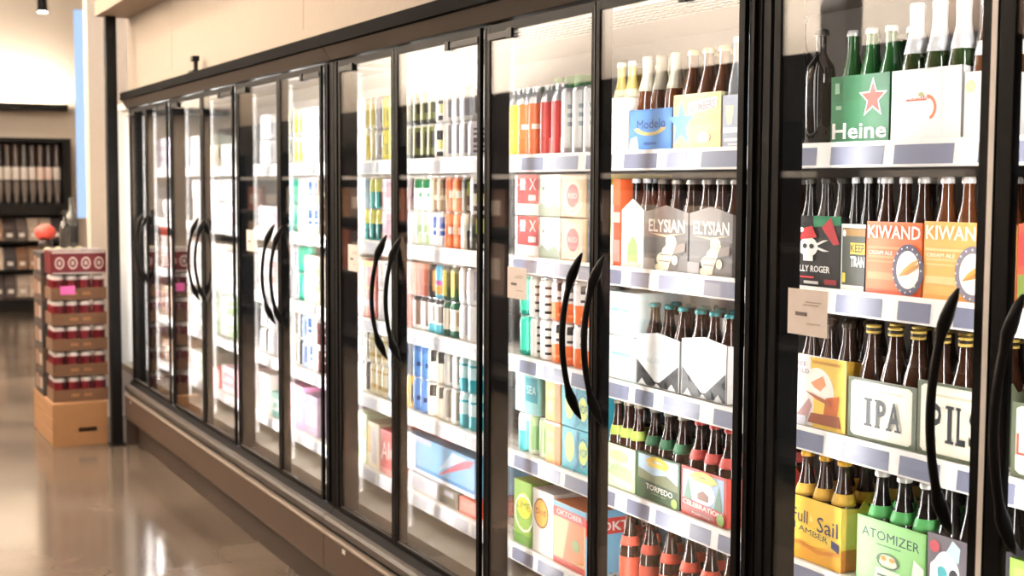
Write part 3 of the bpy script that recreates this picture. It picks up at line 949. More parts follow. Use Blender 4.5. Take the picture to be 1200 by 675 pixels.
def bottle(x, y, z, glass, cap, neck=None, foil=None, body=None, h=.235, r=.030, kind='std', label='', group='', stripe=None):
    o = link('beer_bottle', bottle_mesh(kind, glass, h, r), None, (x, y, z))
    o.rotation_euler.z = random.uniform(0, 6)
    if cap:
        if stripe:
            for q in range(3):
                link('cap' if q == 2 else 'cap_band', ring_mesh('cap', mat(cap if q % 2 == 0 else stripe, .3), [(r * .48, h * (.925 + .025 * q)), (r * .52, h * (.93 + .025 * q)), (r * .52, h * (.948 + .025 * q)), (r * .4, h * (.95 + .025 * q))]), o)
        else:
            link('cap', ring_mesh('cap', mat(cap, .3, metal=.2), [(r * .50, h * .945), (r * .53, h * .95), (r * .50, h * .985), (r * .40, h)]), o)
    if neck:
        link('neck_label', ring_mesh('neck_label', mat(neck, .5), [(r * .93, h * .585), (r * .88, h * .62), (r * .73, h * .685), (r * .70, h * .69)]), o)
    if foil:
        link('neck_foil', ring_mesh('neck_foil', mat(foil, .35, metal=.1), [(r * .86, h * .63), (r * .66, h * .72), (r * .52, h * .80), (r * .49, h * .86), (r * .52, h * .95), (r * .54, h * .98), (r * .45, h * 1.004)]), o)
    if body:
        link('body_label', ring_mesh('body_label', mat(body, .5), [(r * 1.01, h * .12), (r * 1.015, h * .125), (r * 1.015, h * .45), (r * 1.01, h * .455)]), o)
    tag(o, label, 'bottle', group)
    return o


SPOT = ['left', 'middle', 'right']


def carrier(door, shelf, pxl, pxr, top, front, side, prints, phrase, label, bt, group='open six pack carriers in the coolers', handle=None, sideprints=None, gable=0.0, behind=False, x=XFP, nx=3, h=.235, front_only=False):
    """open carrier; photo columns of its front edges, photo row of its far top corner"""
    z = RAIL_Z[shelf - 1] + ZOFF
    yl, yr = Yp(pxl, z, x), Yp(pxr, z, x)
    H = atx(pxl, top, x).z - z
    W = yl - yr
    D = W / nx * 2
    hw = W / 2
    o = empty('six_pack_carrier', (x, (yl + yr) / 2, z))
    T = .0015
    sl = Slots()
    sl(front)
    si = sl(side)
    bm = bmesh.new()
    box(bm, 0, D, -hw, hw, 0, T, si)
    for (a, b) in ((0, T), (D - T, D)):
        vs = [(-hw, 0), (hw, 0), (hw, H)] + ([(0, H + gable)] if gable else []) + [(-hw, H)]
        fa = [bm.verts.new((a, p, q)) for p, q in vs]
        fb = [bm.verts.new((b, p, q)) for p, q in vs]
        bm.faces.new(fa)
        bm.faces.new(fb)
        for i in range(len(vs)):
            j = (i + 1) % len(vs)
            bm.faces.new((fa[i], fa[j], fb[j], fb[i]))
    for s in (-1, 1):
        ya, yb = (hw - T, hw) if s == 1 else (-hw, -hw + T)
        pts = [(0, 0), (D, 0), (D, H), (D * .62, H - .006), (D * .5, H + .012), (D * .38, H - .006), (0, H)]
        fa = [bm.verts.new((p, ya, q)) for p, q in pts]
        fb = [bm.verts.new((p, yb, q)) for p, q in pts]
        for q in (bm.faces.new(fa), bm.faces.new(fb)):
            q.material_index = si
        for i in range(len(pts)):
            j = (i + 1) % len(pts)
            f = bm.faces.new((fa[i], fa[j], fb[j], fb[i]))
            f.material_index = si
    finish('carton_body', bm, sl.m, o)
    bm = bmesh.new()
    hh = H + (.055 if handle else .0)
    box(bm, D / 2 - .001, D / 2 + .001, -hw + T, hw - T, T, H - .01)
    if handle:
        p = [(-hw * .5, H - .01), (hw * .5, H - .01), (hw * .3, hh), (-hw * .3, hh)]
        fa = [bm.verts.new((D / 2 - .001, a, b)) for a, b in p]
        fb = [bm.verts.new((D / 2 + .001, a, b)) for a, b in p]
        bm.faces.new(fa)
        bm.faces.new(fb)
        for i in range(4):
            bm.faces.new((fa[i], fa[(i + 1) % 4], fb[(i + 1) % 4], fb[i]))
    finish('divider_handle' if handle else 'divider', bm, mat(handle or side, .6), o)
    if prints:
        sl2 = Slots()
        bm = bmesh.new()
        draw(bm, sl2, prints, 0, hw, -hw, 0, H)
        finish('printed_front', bm, sl2.m, o)
    if sideprints:
        sl2 = Slots()
        bm = bmesh.new()
        draw(bm, sl2, sideprints, -hw, 0, D, 0, H, axis='y')
        finish('printed_side', bm, sl2.m, o)
    tag(o, label, 'bottle carrier', group)
    copies = [(0, '')]
    if behind:
        ch = o.copy()
        COL.objects.link(ch)
        ch.location.x += D + .012
        ch['label'] = phrase + ' standing behind the front one'
        for q in o.children:
            c2 = q.copy()
            COL.objects.link(c2)
            c2.parent = ch
        copies.append((D + .012, ' behind'))
    r = min(.030, W / nx / 2 - .0025)
    for dx, wd in copies:
        for a in range(2):
            for b in range(nx):
                yy = (yl + yr) / 2 + hw - W * (b + .5) / nx
                if nx == 3:
                    yy += (1 - b) * -.0015
                bottle(x + dx + D * (.26 if a == 0 else .74), yy, z + T + .0005, r=r, h=h,
                       label=bt['name'] + ', ' + ('front' if a == 0 else 'rear') + ' ' + (SPOT[b] if nx == 3 else ['left', 'right'][b]) + ' in ' + ('rearmost ' if wd else '') + phrase,
                       group='bottles in the ' + ('rearmost ' if wd else '') + phrase, **{k: v for k, v in bt.items() if k != 'name'})
    return o


# ---- door 11
S1, S2, S3, S4 = 1, 2, 3, 4
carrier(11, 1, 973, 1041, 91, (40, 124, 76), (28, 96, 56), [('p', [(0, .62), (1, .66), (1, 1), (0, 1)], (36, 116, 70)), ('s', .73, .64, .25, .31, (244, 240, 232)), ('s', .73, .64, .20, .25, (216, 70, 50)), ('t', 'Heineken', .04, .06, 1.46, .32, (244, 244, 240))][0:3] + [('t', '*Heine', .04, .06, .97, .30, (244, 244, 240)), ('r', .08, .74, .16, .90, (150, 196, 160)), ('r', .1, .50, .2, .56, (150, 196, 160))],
        'green carton with a red star', 'green carrier with a red star and white lettering on the top shelf',
        dict(name='green bottle', glass=GREENG, cap=(232, 232, 228)), behind=True)
carrier(11, 1, 1043, 1126, 84, (244, 243, 241), (236, 234, 232), [('ts', 'stella', .24, .55, .56, .61, .02, (228, 96, 70)), ('a', .5, .45, .16, .19, .22, -60, 80, (236, 130, 90)), ('r', .22, .555, .52, .575, (232, 110, 80)), ('e', .44, .64, .04, .03, (190, 190, 130)), ('r', .74, .08, .75, .94, (226, 226, 224))],
        'white carton with an orange arc', 'white carrier with a small orange script and arc on the top shelf',
        dict(name='green bottle with white foil', glass=OLIVEG, cap=None, foil=(238, 238, 240)), h=.27)
carrier(11, 1, 1128, 1180, 85, (242, 241, 238), (230, 228, 226), [('e', .16, .78, .12, .1, (236, 226, 170)), ('r', .4, .62, .52, .72, (190, 190, 206))],
        'white carton with a yellow dot', 'white carrier with a pale yellow dot at the end of the top shelf',
        dict(name='brown bottle with white neck', glass=AMBER2, cap=(240, 240, 238), neck=(240, 240, 240)), h=.26, nx=2)
for j, (px, xx) in enumerate([(936, .205), (960, .203)]):
    zz = RAIL_Z[0] + ZOFF
    bottle(xx, Yp(px, zz, xx), zz, INK, (30, 28, 28), h=.285 if j != 1 else .25, r=.033, kind='wine', body=None,
           neck=None, label=['tall black bottle at the far jamb of the top shelf, eleventh door', 'black bottle beside the green carton on the top shelf', 'black bottle behind two others by the green carton'][j], group='loose black bottles on the top shelf')
# black bottle labels
carrier(11, 2, 927, 984, 252, (34, 32, 32), (28, 26, 26),
        [('p', [(.45, .84), (1, .88), (1, 1), (.45, 1)], (30, 128, 84)), ('p', [(.62, .84), (.8, .98), (.98, .62), (.86, .6)], (190, 50, 56)),
         ('ts', 'X', .12, .46, .78, .62, .05, (240, 238, 232)), ('e', .36, .56, .19, .14, (242, 240, 234)), ('r', .26, .36, .46, .46, (242, 240, 234)), ('e', .29, .57, .045, .035, (30, 28, 28)), ('e', .43, .57, .045, .035, (30, 28, 28)),
         ('p', [(.18, .66), (.54, .70), (.44, .86), (.26, .82)], (206, 52, 54)), ('e', .22, .80, .05, .035, (244, 240, 236)), ('t', '*JOLLY ROGER', .06, .18, .82, .30, (244, 242, 238)), ('r', .2, .12, .5, .145, (206, 60, 60)), ('r', .72, .05, .96, .12, (160, 40, 50)), ('r', .3, .04, .6, .08, (210, 206, 200))],
        'black carton with a red capped skull', 'black carrier printed with a skull in a red cap and crossed bones',
        dict(name='black bottle', glass=INK, cap=(60, 58, 52)), behind=True)
carrier(11, 2, 985, 1013, 262, (70, 72, 62), (60, 60, 52), [('r', .02, .94, 1, 1, (196, 206, 196)), ('r', 0, .0, .05, 1, (196, 206, 196)), ('r', .06, .82, 1, .93, (150, 110, 50)), ('r', .4, .55, 1, .72, (226, 190, 60)), ('t', '*KEEP', .42, .58, .98, .70, (70, 66, 56)), ('t', '*TRAN', .42, .36, 1, .52, (244, 244, 240)), ('r', .1, .12, .22, .26, (226, 190, 60)), ('e', .16, .86, .06, .05, (240, 240, 236)), ('r', .05, .0, 1, .08, (206, 206, 196))],
        'narrow grey green carton', 'narrow grey green carrier with yellow and white lettering on second shelf',
        dict(name='dark bottle', glass=INK, cap=(226, 226, 226)), nx=2, h=.235)
_kw = lambda bg, a, b, ring, txt, word: [('r', 0, .0, 1, .06, b), ('r', .04, .5, .55, .53, a), ('r', .04, .44, .5, .46, a), ('r', .04, .2, .6, .3, a), ('r', .04, .62, .7, .66, a), ('t', word, .04, .77, .98, .95, txt), ('t', 'CREAM ALE', .06, .545, .5, .60, txt),
                               ('e', .78, .36, .27, .35, ring), ('e', .78, .36, .20, .26, (244, 240, 232)), ('p', [(.62, .26), (.74, .30), (.92, .44), (.98, .52), (.84, .46), (.70, .36)], (224, 170, 84)), ('p', [(.62, .26), (.80, .30), (.97, .40), (.98, .46), (.82, .38)], (196, 140, 66))] + \
    [('e', .78 + .235 * math.cos(q * PI / 8), .36 + .305 * math.sin(q * PI / 8), .012, .014, (238, 236, 232)) for q in range(16)]
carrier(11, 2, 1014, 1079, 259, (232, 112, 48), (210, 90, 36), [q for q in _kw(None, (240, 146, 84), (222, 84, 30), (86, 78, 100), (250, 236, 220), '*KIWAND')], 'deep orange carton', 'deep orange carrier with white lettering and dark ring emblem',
        dict(name='brown bottle', glass=AMBER, cap=(236, 234, 230)), behind=True)
carrier(11, 2, 1081, 1158, 259, (244, 186, 104), (236, 170, 90), [q for q in _kw(None, (248, 208, 146), (240, 170, 90), (140, 134, 146), (254, 246, 228), '*KIWAND')], 'orange carton painted brightly lit', 'orange carrier painted brightly lit, with ring emblem beside the deep orange one',
        dict(name='brown bottle', glass=AMBER2, cap=(240, 238, 236)), behind=True)  # same orange carton; strong cooler light put into its paler colours
carrier(11, 3, 926, 990, 412, (238, 236, 236), (214, 170, 60), [('p', [(.42, 0), (1, 0), (1, 1), (.36, .98)], (232, 196, 90)), ('e', .5, .48, .3, .36, (246, 240, 230)), ('p', [(.38, .62), (.6, .74), (.66, .62), (.56, .52), (.44, .56)], (222, 150, 110)), ('r', .44, .2, .66, .42, (240, 196, 90)), ('p', [(.62, .18), (.86, .2), (.9, .5), (.66, .44)], (196, 104, 50)),
        ('p', [(.34, .06), (.94, .06), (.9, .22), (.4, .2)], (150, 86, 60)), ('p', [(.12, .12), (.36, .4), (.42, .3), (.3, .06)], (190, 150, 150)), ('p', [(.28, .5), (.46, .46), (.74, .40), (.76, .34), (.5, .4)], (176, 100, 70)), ('t', 'FREE', .08, .84, .3, .90, (120, 110, 130)), ('t', 'GOLD', .06, .74, .36, .80, (120, 110, 130)), ('r', .42, .90, .92, .94, (190, 140, 60)), ('r', .02, 0, .32, .14, (206, 206, 216))],
        'white and yellow picture carton', 'white and yellow carrier with painted picture on the third shelf',
        dict(name='brown bottle', glass=AMBER, cap=(60, 46, 30)), behind=True)


def cream_label(word, extra):
    return [('r', .0, 0, 1, 1, (96, 104, 84)), ('p', [(.05, .1), (.1, .05), (.9, .05), (.95, .1), (.95, .92), (.9, .96), (.1, .96), (.05, .92)], (232, 228, 206)), ('p', [(.07, .12), (.12, .07), (.88, .07), (.93, .12), (.93, .90), (.88, .94), (.12, .94), (.07, .90)], (240, 236, 218)), ('r', .18, .82, .82, .85, (206, 200, 172))] + extra


def slab(ch, u0, u1, v0, v1, c):
    r = [('t', '*' + ch, u0, v0, u1, v1, c)]
    w = u1 - u0
    if ch == 'I':
        r += [('r', u0 - w * .5, v0, u1 + w * .5, v0 + .04, c), ('r', u0 - w * .5, v1 - .04, u1 + w * .5, v1, c)]
    elif ch == 'P':
        r += [('r', u0 - w * .15, v0, u0 + w * .5, v0 + .035, c), ('r', u0 - w * .15, v1 - .035, u0 + w * .3, v1, c)]
    elif ch == 'A':
        r += [('r', u0 - w * .1, v0, u0 + w * .35, v0 + .035, c), ('r', u1 - w * .4, v0, u1 + w * .1, v0 + .035, c)]
    elif ch == 'L':
        r += [('r', u0 - w * .15, v0, u0 + w * .5, v0 + .035, c), ('r', u0 - w * .15, v1 - .035, u0 + w * .45, v1, c)]
    return r


INKC = (40, 42, 48)
carrier(11, 3, 993, 1072, 440, (222, 216, 196), (110, 116, 92), cream_label('IPA', slab('I', .29, .35, .24, .70, INKC) + slab('P', .44, .58, .24, .70, INKC) + slab('A', .62, .80, .24, .70, INKC)),
        'cream IPA carton', 'cream carrier with grey border lettered IPA on the third shelf',
        dict(name='brown bottle', glass=AMBER, cap=(222, 190, 96), stripe=(50, 40, 28)), behind=True)
carrier(11, 3, 1074, 1156, 444, (226, 222, 206), (110, 116, 92), cream_label('PILS', slab('P', .22, .36, .22, .72, INKC) + slab('I', .46, .52, .22, .72, INKC) + slab('L', .60, .72, .22, .72, INKC) + [('t', '*S', .77, .22, .93, .72, INKC)]),
        'cream PILS carton', 'cream carrier lettered PILS beside the IPA one',
        dict(name='brown bottle', glass=AMBER, cap=(222, 190, 96), stripe=(50, 40, 28)), behind=True)
carrier(11, 4, 920, 985, 575, (236, 196, 70), (240, 204, 96), [('p', [(0, .0), (1, 0), (1, .24), (.75, .3), (.4, .24), (0, .34)], (226, 166, 50)), ('ts', 'Full', .13, .60, .41, .80, -.02, (44, 46, 92)), ('ts', 'Sail', .58, .52, .94, .76, -.02, (44, 46, 92)), ('p', [(.1, .5), (.5, .44), (.9, .34), (.9, .44), (.5, .54), (.1, .6)], (244, 214, 90)), ('p', [(.08, .50), (.2, .47), (.2, .58), (.08, .6)], (44, 46, 92)), ('p', [(.84, .34), (.97, .28), (.97, .42), (.84, .46)], (44, 46, 92)), ('ts', 'AMBER', .26, .46, .78, .55, -.08, (70, 60, 70)),
        ('p', [(0, .26), (.3, .3), (.6, .22), (1, .30), (1, .24), (.6, .16), (.3, .24), (0, .2)], (206, 130, 40)), ('p', [(.47, .76), (.53, .66), (.45, .64)], (250, 226, 120))],
        'yellow carton', 'yellow carrier with navy script on the fourth shelf',
        dict(name='brown bottle with yellow cap', glass=AMBER, cap=(236, 178, 50), neck=(226, 180, 70)), sideprints=[('r', 0, .0, 1, .34, (206, 120, 50)), ('r', .1, .4, .3, .9, (246, 220, 130))], behind=True)
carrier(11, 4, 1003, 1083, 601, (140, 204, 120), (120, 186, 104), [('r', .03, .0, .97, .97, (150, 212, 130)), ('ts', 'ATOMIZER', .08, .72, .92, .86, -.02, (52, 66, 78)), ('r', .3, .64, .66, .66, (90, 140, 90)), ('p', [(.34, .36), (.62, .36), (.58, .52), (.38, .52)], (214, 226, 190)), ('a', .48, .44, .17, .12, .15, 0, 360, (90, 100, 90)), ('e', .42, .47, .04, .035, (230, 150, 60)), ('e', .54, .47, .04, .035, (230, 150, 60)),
        ('p', [(.26, .0), (.7, .0), (.66, .32), (.32, .32)], (200, 222, 190)), ('r', .3, .1, .68, .13, (90, 110, 96)), ('r', .34, .2, .62, .23, (90, 110, 96)), ('p', [(.8, 0), (1, 0), (1, .5), (.86, .6)], (232, 240, 226))],
        'lime green carton', 'lime green carrier with a line drawn robot figure on the fourth shelf',
        dict(name='dark bottle with green neck label', glass=INK, cap=(226, 224, 216), neck=(84, 176, 96)), behind=True)
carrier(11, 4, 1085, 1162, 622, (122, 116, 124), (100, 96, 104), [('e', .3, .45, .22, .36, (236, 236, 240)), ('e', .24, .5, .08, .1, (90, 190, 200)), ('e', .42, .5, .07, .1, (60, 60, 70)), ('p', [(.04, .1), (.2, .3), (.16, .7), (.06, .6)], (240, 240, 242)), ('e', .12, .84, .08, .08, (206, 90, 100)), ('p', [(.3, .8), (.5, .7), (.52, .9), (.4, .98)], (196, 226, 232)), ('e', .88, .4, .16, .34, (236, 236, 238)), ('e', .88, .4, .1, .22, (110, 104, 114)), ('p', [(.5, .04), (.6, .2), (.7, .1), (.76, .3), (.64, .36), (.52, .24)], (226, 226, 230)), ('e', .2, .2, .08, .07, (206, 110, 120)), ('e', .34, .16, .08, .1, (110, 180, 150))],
        'grey illustrated carton', 'grey carrier with white and teal artwork at the end of the fourth shelf',
        dict(name='black bottle with white neck', glass=INK, cap=(236, 236, 236), foil=None, neck=None), h=.25, behind=True)
# ---- door 12 (a sliver at the frame)
carrier(12, 3, 1184, 1300, 470, (226, 222, 208), (110, 116, 92), cream_label('LAGER', [('t', 'LAGER', .06, .3, .9, .6, (190, 80, 70))]), 'cream carton behind twelfth door', 'cream carrier with red lettering at the frame edge, twelfth door',
        dict(name='brown bottle', glass=AMBER, cap=(222, 190, 96), stripe=(50, 40, 28)), behind=False)
carrier(12, 4, 1180, 1300, 652, (150, 190, 90), (90, 120, 60), [('r', .05, .1, .9, .9, (170, 206, 110))], 'green carton behind twelfth door', 'green carrier at the lower frame edge behind twelfth door',
        dict(name='dark bottle', glass=INK, cap=(226, 224, 216)), behind=False)
carrier(12, 2, 1190, 1300, 262, (200, 80, 60), (170, 60, 50), [('r', .02, .5, .9, .9, (190, 60, 60)), ('r', .02, .05, .9, .4, (110, 130, 60))], 'red carton behind twelfth door', 'red and green carrier at the frame edge, second shelf, twelfth door',
        dict(name='amber bottle', glass=AMBER, cap=(220, 216, 206)), behind=False)
# ---- door 10
carrier(10, 1, 711, 736, 116, (240, 240, 238), (230, 228, 220), [('t', 'EXTRA', .1, .7, .8, .8, (170, 176, 190)), ('r', .45, 0, .5, .5, (206, 204, 196)), ('r', .7, 0, .75, .5, (206, 204, 196))], 'narrow white carton', 'narrow white carrier of gold bottles on the top shelf',
        dict(name='gold bottle', glass=CLEARG, cap=(236, 232, 220), neck=(236, 226, 190)), nx=2, behind=True, h=.24)
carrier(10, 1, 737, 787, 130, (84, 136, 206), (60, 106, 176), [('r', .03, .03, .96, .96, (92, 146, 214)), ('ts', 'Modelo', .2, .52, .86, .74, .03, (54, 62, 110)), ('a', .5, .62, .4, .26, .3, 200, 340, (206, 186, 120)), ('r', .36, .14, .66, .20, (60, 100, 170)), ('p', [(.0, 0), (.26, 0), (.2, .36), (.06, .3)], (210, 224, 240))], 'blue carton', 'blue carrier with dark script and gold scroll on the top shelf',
        dict(name='amber bottle with white and gold neck', glass=AMBER2, cap=(232, 230, 224), foil=(226, 220, 200)), behind=True, h=.245)
carrier(10, 1, 789, 844, 112, (246, 222, 150), (240, 226, 176), [('r', .02, .02, .95, .97, (246, 216, 130)), ('p', [(0, 0), (.4, 0), (.36, .7), (0, .9)], (246, 210, 140)), ('s', .17, .46, .28, .46, (108, 160, 222)), ('p', [(.32, .62), (.92, .72), (.93, .92), (.34, .84)], (250, 238, 226)), ('ts', '*NUMBERS', .36, .645, .89, .80, .075, (226, 130, 130)), ('ts', 'CITRUS', .36, .40, .84, .54, .07, (246, 190, 150)), ('e', .66, .2, .14, .1, (250, 232, 180))], 'pale yellow star carton', 'pale yellow carrier with big blue star on the top shelf',
        dict(name='brown bottle', glass=AMBER2, cap=(238, 222, 170)), behind=True, h=.245)
carrier(10, 1, 846, 874, 112, (176, 184, 200), (150, 160, 180), [('p', [(.2, .44), (.4, .44), (.5, .8), (.12, .8)], (236, 226, 196)), ('r', .06, .28, .8, .38, (240, 240, 244)), ('r', .1, .12, .8, .18, (236, 236, 242)), ('r', .26, .04, .8, .08, (236, 236, 242))], 'grey blue goblet carton', 'grey blue carrier with cream goblet at the end of the top shelf',
        dict(name='clear pale bottle', glass=mat((150, 156, 160), .08, spec=.7, coat=.5), cap=(226, 226, 230)), nx=2, h=.26)
carrier(10, 2, 728, 754, 246, (236, 238, 232), (220, 224, 216), [('p', [(.25, .1), (.75, .05), (.7, .45), (.5, .56), (.3, .4)], (150, 200, 110)), ('e', .5, .7, .2, .1, (222, 226, 220)), ('r', .1, 0, .9, .1, (206, 190, 180))], 'white leaf carton', 'white gabled carrier with green leaf artwork on the second shelf',
        dict(name='black bottle', glass=INK, cap=(206, 204, 206)), nx=2, behind=True, gable=.03)
for j, (a, b) in enumerate([(755, 806), (807, 858)]):
    carrier(10, 2, a, b, 248 if j == 0 else 250, (112, 104, 98), (92, 86, 82), [('t', '*ELYSIAN', .10, .66, .92, .88, (240, 234, 220)), ('p', [(.1, .64), (.5, .58), (.92, .66), (.5, .62)], (226, 206, 160)), ('e', .62, .52, .12, .1, (238, 228, 200)), ('p', [(.3, 0), (.56, .02), (.66, .3), (.76, .5), (.56, .52), (.4, .3)], (236, 226, 196)), ('e', .46, .2, .16, .12, (240, 232, 206)), ('e', .56, .34, .13, .09, (244, 236, 214)), ('e', .38, .06, .13, .06, (232, 220, 186)), ('e', .72, .2, .07, .08, (236, 226, 196)), ('p', [(.7, .3), (.95, .36), (.95, .5), (.74, .46)], (146, 130, 120)), ('r', .36, .16, .6, .18, (150, 136, 120)), ('r', .4, .27, .64, .29, (150, 136, 120)), ('r', .0, .0, .28, .2, (150, 142, 140))],
            ['first dark grey carton', 'second dark grey carton'][j], ['dark grey carrier with cream figure beside the white leaf carton', 'dark grey carrier with cream figure at the end of second shelf'][j],
            dict(name='brown bottle', glass=AMBER, cap=(196, 190, 180)), behind=True, gable=.018, h=.232)
for j, (a, b) in enumerate([(745, 796), (798, 851)]):
    carrier(10, 3, a, b, 391 if j == 0 else 396, (238, 238, 238), (222, 222, 222), [('r', .02, .02, .98, .54, (58, 58, 60)), ('p', [(.02, .7), (.98, .7), (.98, .52), (.55, .12), (.45, .12), (.02, .52)], (240, 242, 242)), ('p', [(.5, .22), (.3, .5), (.5, .82), (.7, .5)], (228, 234, 236)), ('t', 'ALPINE', .24, .48, .76, .58, (190, 206, 210)), ('p', [(.06, .02), (.16, .15), (.26, .02)], (200, 200, 200)), ('p', [(.4, .02), (.5, .1), (.6, .02)], (200, 200, 200)), ('p', [(.74, .02), (.84, .15), (.94, .02)], (200, 200, 200)), ('p', [(.3, .02), (.38, .2), (.46, .04)], (40, 40, 42)), ('p', [(.6, .03), (.66, .18), (.74, .04)], (40, 40, 42)), ('p', [(.06, .3), (.16, .38), (.2, .26)], (40, 40, 42)), ('p', [(.82, .32), (.94, .4), (.92, .24)], (40, 40, 42))],
            ['first white diamond carton', 'second white diamond carton'][j], ['white carrier with diamond over dark peaks beside the teal cartons', 'white carrier with diamond over dark peaks at the shelf end'][j],
            dict(name='brown bottle with teal cap', glass=AMBER, cap=(70, 160, 164)), handle=(230, 232, 232), gable=.012, h=.215)
for j in range(2):
    carton('beer_carton', 10, 3, [738, 800][j], [798, 852][j], .235, .2, (232, 234, 234), [('r', .1, .75, .5, .8, (170, 190, 196)), ('r', .6, .6, .9, .95, (246, 246, 244)), ('e', .75, .85, .06, .04, (60, 60, 66)), ('r', .05, .55, .95, .58, (196, 206, 210))], ['pale carton standing behind the first white diamond carrier', 'pale carton standing behind the second white diamond carrier'][j], G, x=XFP + .20)
carrier(10, 4, 707, 744, 516, (206, 226, 186), (110, 150, 100), [('r', .04, .04, .9, .94, (222, 234, 206)), ('e', .5, .75, .3, .14, (236, 226, 150)), ('p', [(.1, .3), (.9, .2), (.9, .5), (.4, .6)], (186, 210, 160)), ('r', .0, 0, .05, 1, (90, 150, 90)), ('t', 'PALE ALE', .16, .42, .8, .54, (140, 180, 130))], 'pale green landscape carton', 'pale green carrier with faint landscape on the fourth shelf',
        dict(name='brown bottle', glass=AMBER, cap=(150, 140, 120), neck=(176, 196, 90)), behind=True, h=.238)
carrier(10, 4, 746, 796, 527, (64, 92, 62), (54, 80, 54), [('r', .04, .1, .96, .96, (176, 200, 220)), ('p', [(.04, .1), (.96, .1), (.96, .5), (.7, .64), (.4, .56), (.04, .66)], (122, 128, 100)), ('p', [(.04, .1), (.96, .1), (.96, .36), (.04, .44)], (62, 84, 60)), ('a', .5, .74, .3, .24, .4, 20, 160, (226, 190, 80)), ('r', .28, .74, .72, .84, (232, 200, 90)), ('ts', '*TORPEDO', .24, .24, .86, .36, -.03, (236, 238, 226)), ('ts', 'extra ipa', .38, .16, .7, .20, -.02, (190, 206, 160)), ('e', .9, .12, .07, .1, (150, 180, 90))], 'dark green landscape carton', 'dark green carrier with gold arch and landscape on the fourth shelf',
        dict(name='brown bottle', glass=AMBER, cap=(160, 156, 146), neck=(60, 120, 84)), behind=True, h=.238)
carrier(10, 4, 798, 851, 544, (196, 62, 52), (206, 84, 74), [('r', .04, .26, .94, .94, (166, 194, 220)), ('p', [(.06, .3), (.16, .8), (.26, .3)], (90, 136, 110)), ('p', [(.74, .3), (.84, .8), (.92, .3)], (90, 136, 110)), ('e', .5, .55, .26, .24, (236, 238, 242)), ('p', [(.38, .4), (.62, .4), (.62, .52), (.5, .6), (.38, .52)], (130, 78, 54)), ('a', .5, .74, .34, .24, .42, 20, 160, (232, 196, 80)), ('r', .28, .76, .72, .86, (236, 204, 90)), ('p', [(.02, .2), (.94, .14), (.94, .3), (.02, .36)], (186, 48, 44)), ('ts', '*CELEBRATION', .06, .235, .92, .335, -.055, (248, 236, 224)), ('e', .48, .1, .3, .07, (150, 50, 44)), ('ts', 'fresh hop', .28, .08, .68, .13, -.02, (246, 226, 206)), ('e', .9, .14, .08, .12, (130, 170, 80))], 'red landscape carton', 'red carrier with snowy cabin picture on the fourth shelf',
        dict(name='brown bottle with red neck label', glass=AMBER, cap=(196, 70, 66), neck=(206, 90, 84)), behind=True, h=.238)
zb = RAIL_Z[4] + ZOFF
nb = 0
for a, px in ((.20, (738, 762, 785, 808, 832, 856)), (.272, (742, 764, 790, 815, 838))):
    for q in px:
        nb += 1
        bottle(a, Yp(q, zb, a), zb, AMBER, (216, 84, 66), neck=(222, 92, 70), body=(206, 84, 60), label='red capped brown bottle, ' + ORD[(nb - 1) % 6] + ' along in ' + ('front' if a < .25 else 'rear') + ' row, lowest shelf, tenth door', group='red capped bottles on the lowest shelf')
# ---- door 9 top shelf: tall bottles with silver shoulders
zt = RAIL_Z[0] + ZOFF
for j, (px, c, lb) in enumerate([(608, (238, 214, 70), 'yellow'), (619, (232, 124, 66), 'first orange'), (631, (228, 110, 62), 'second orange'), (645, (206, 76, 70), 'first red'), (658, (204, 66, 62), 'second red')]):
    sl = Slots()
    si, ci_, wi = sl(SILVER), sl(mat(c, .35)), sl(mat((246, 226, 214), .4))
    bm = bmesh.new()
    lathe(bm, [(.024, 0), (.031, .004)] + [(.031, .004 + .15 * i / 10) for i in range(1, 11)] + [(.0305, .156), (.028, .168), (.021, .186), (.017, .19), (.018, .192), (.018, .206), (.016, .208)], 20,
          lambda a, z: si if z > .155 else (wi if (z < .045 and abs(math.degrees(a) - 265) < 30 and j > 2) or (.085 < z < .10 and 190 < math.degrees(a) < 290 and j < 3 and j > 0) else ci_))
    o = finish('aluminium_bottle', bm, sl.m, None, (XFP + .034, Yp(px, zt, XFP + .034), zt), smooth=True)
    tag(o, lb + ' aluminium bottle with silver shoulder on the top shelf, ninth door', 'bottle', 'aluminium bottles on the top shelf')
for j, px in enumerate((670, 683, 696)):
    sl = Slots()
    wi, gi, si = sl(mat((226, 228, 226), .35)), sl(mat((150, 160, 164), .4)), sl(SILVER)
    bm = bmesh.new()
    lathe(bm, [(.026, 0), (.031, .004)] + [(.031, .004 + .175 * i / 14) for i in range(1, 15)] + [(.027, .188), (.025, .19)], 20,
          lambda a, z: si if z > .182 or z < .02 else (gi if (.07 < z < .15 and 215 < math.degrees(a) < 290 and int(z / .012) % 2) else wi))
    o = finish('tall_can', bm, sl.m, None, (XFP + .034, Yp(px, zt, XFP + .034), zt), smooth=True)
    tag(o, ORD[j] + ' tall pale can with grey lettering beside the red bottles, top shelf', 'can', 'tall pale cans on the top shelf')
for j, px in enumerate((660, 672, 684)):
    sl = Slots()
    gi, li = sl(mat((70, 150, 84), .4)), sl(mat((196, 224, 186), .4))
    bm = bmesh.new()
    lathe(bm, [(.026, 0), (.031, .004)] + [(.031, .004 + .22 * i / 14) for i in range(1, 15)] + [(.027, .234), (.025, .236)], 20,
          lambda a, z: li if (.15 < z < .21 and int(z / .016) % 2 and 205 < math.degrees(a) < 290) else gi)
    o = finish('tall_can', bm, sl.m, None, (XFP + .112, Yp(px, zt, XFP + .112), zt), smooth=True)
    tag(o, ORD[j] + ' tall green can standing behind the pale cans, top shelf', 'can', 'tall green cans on the top shelf')

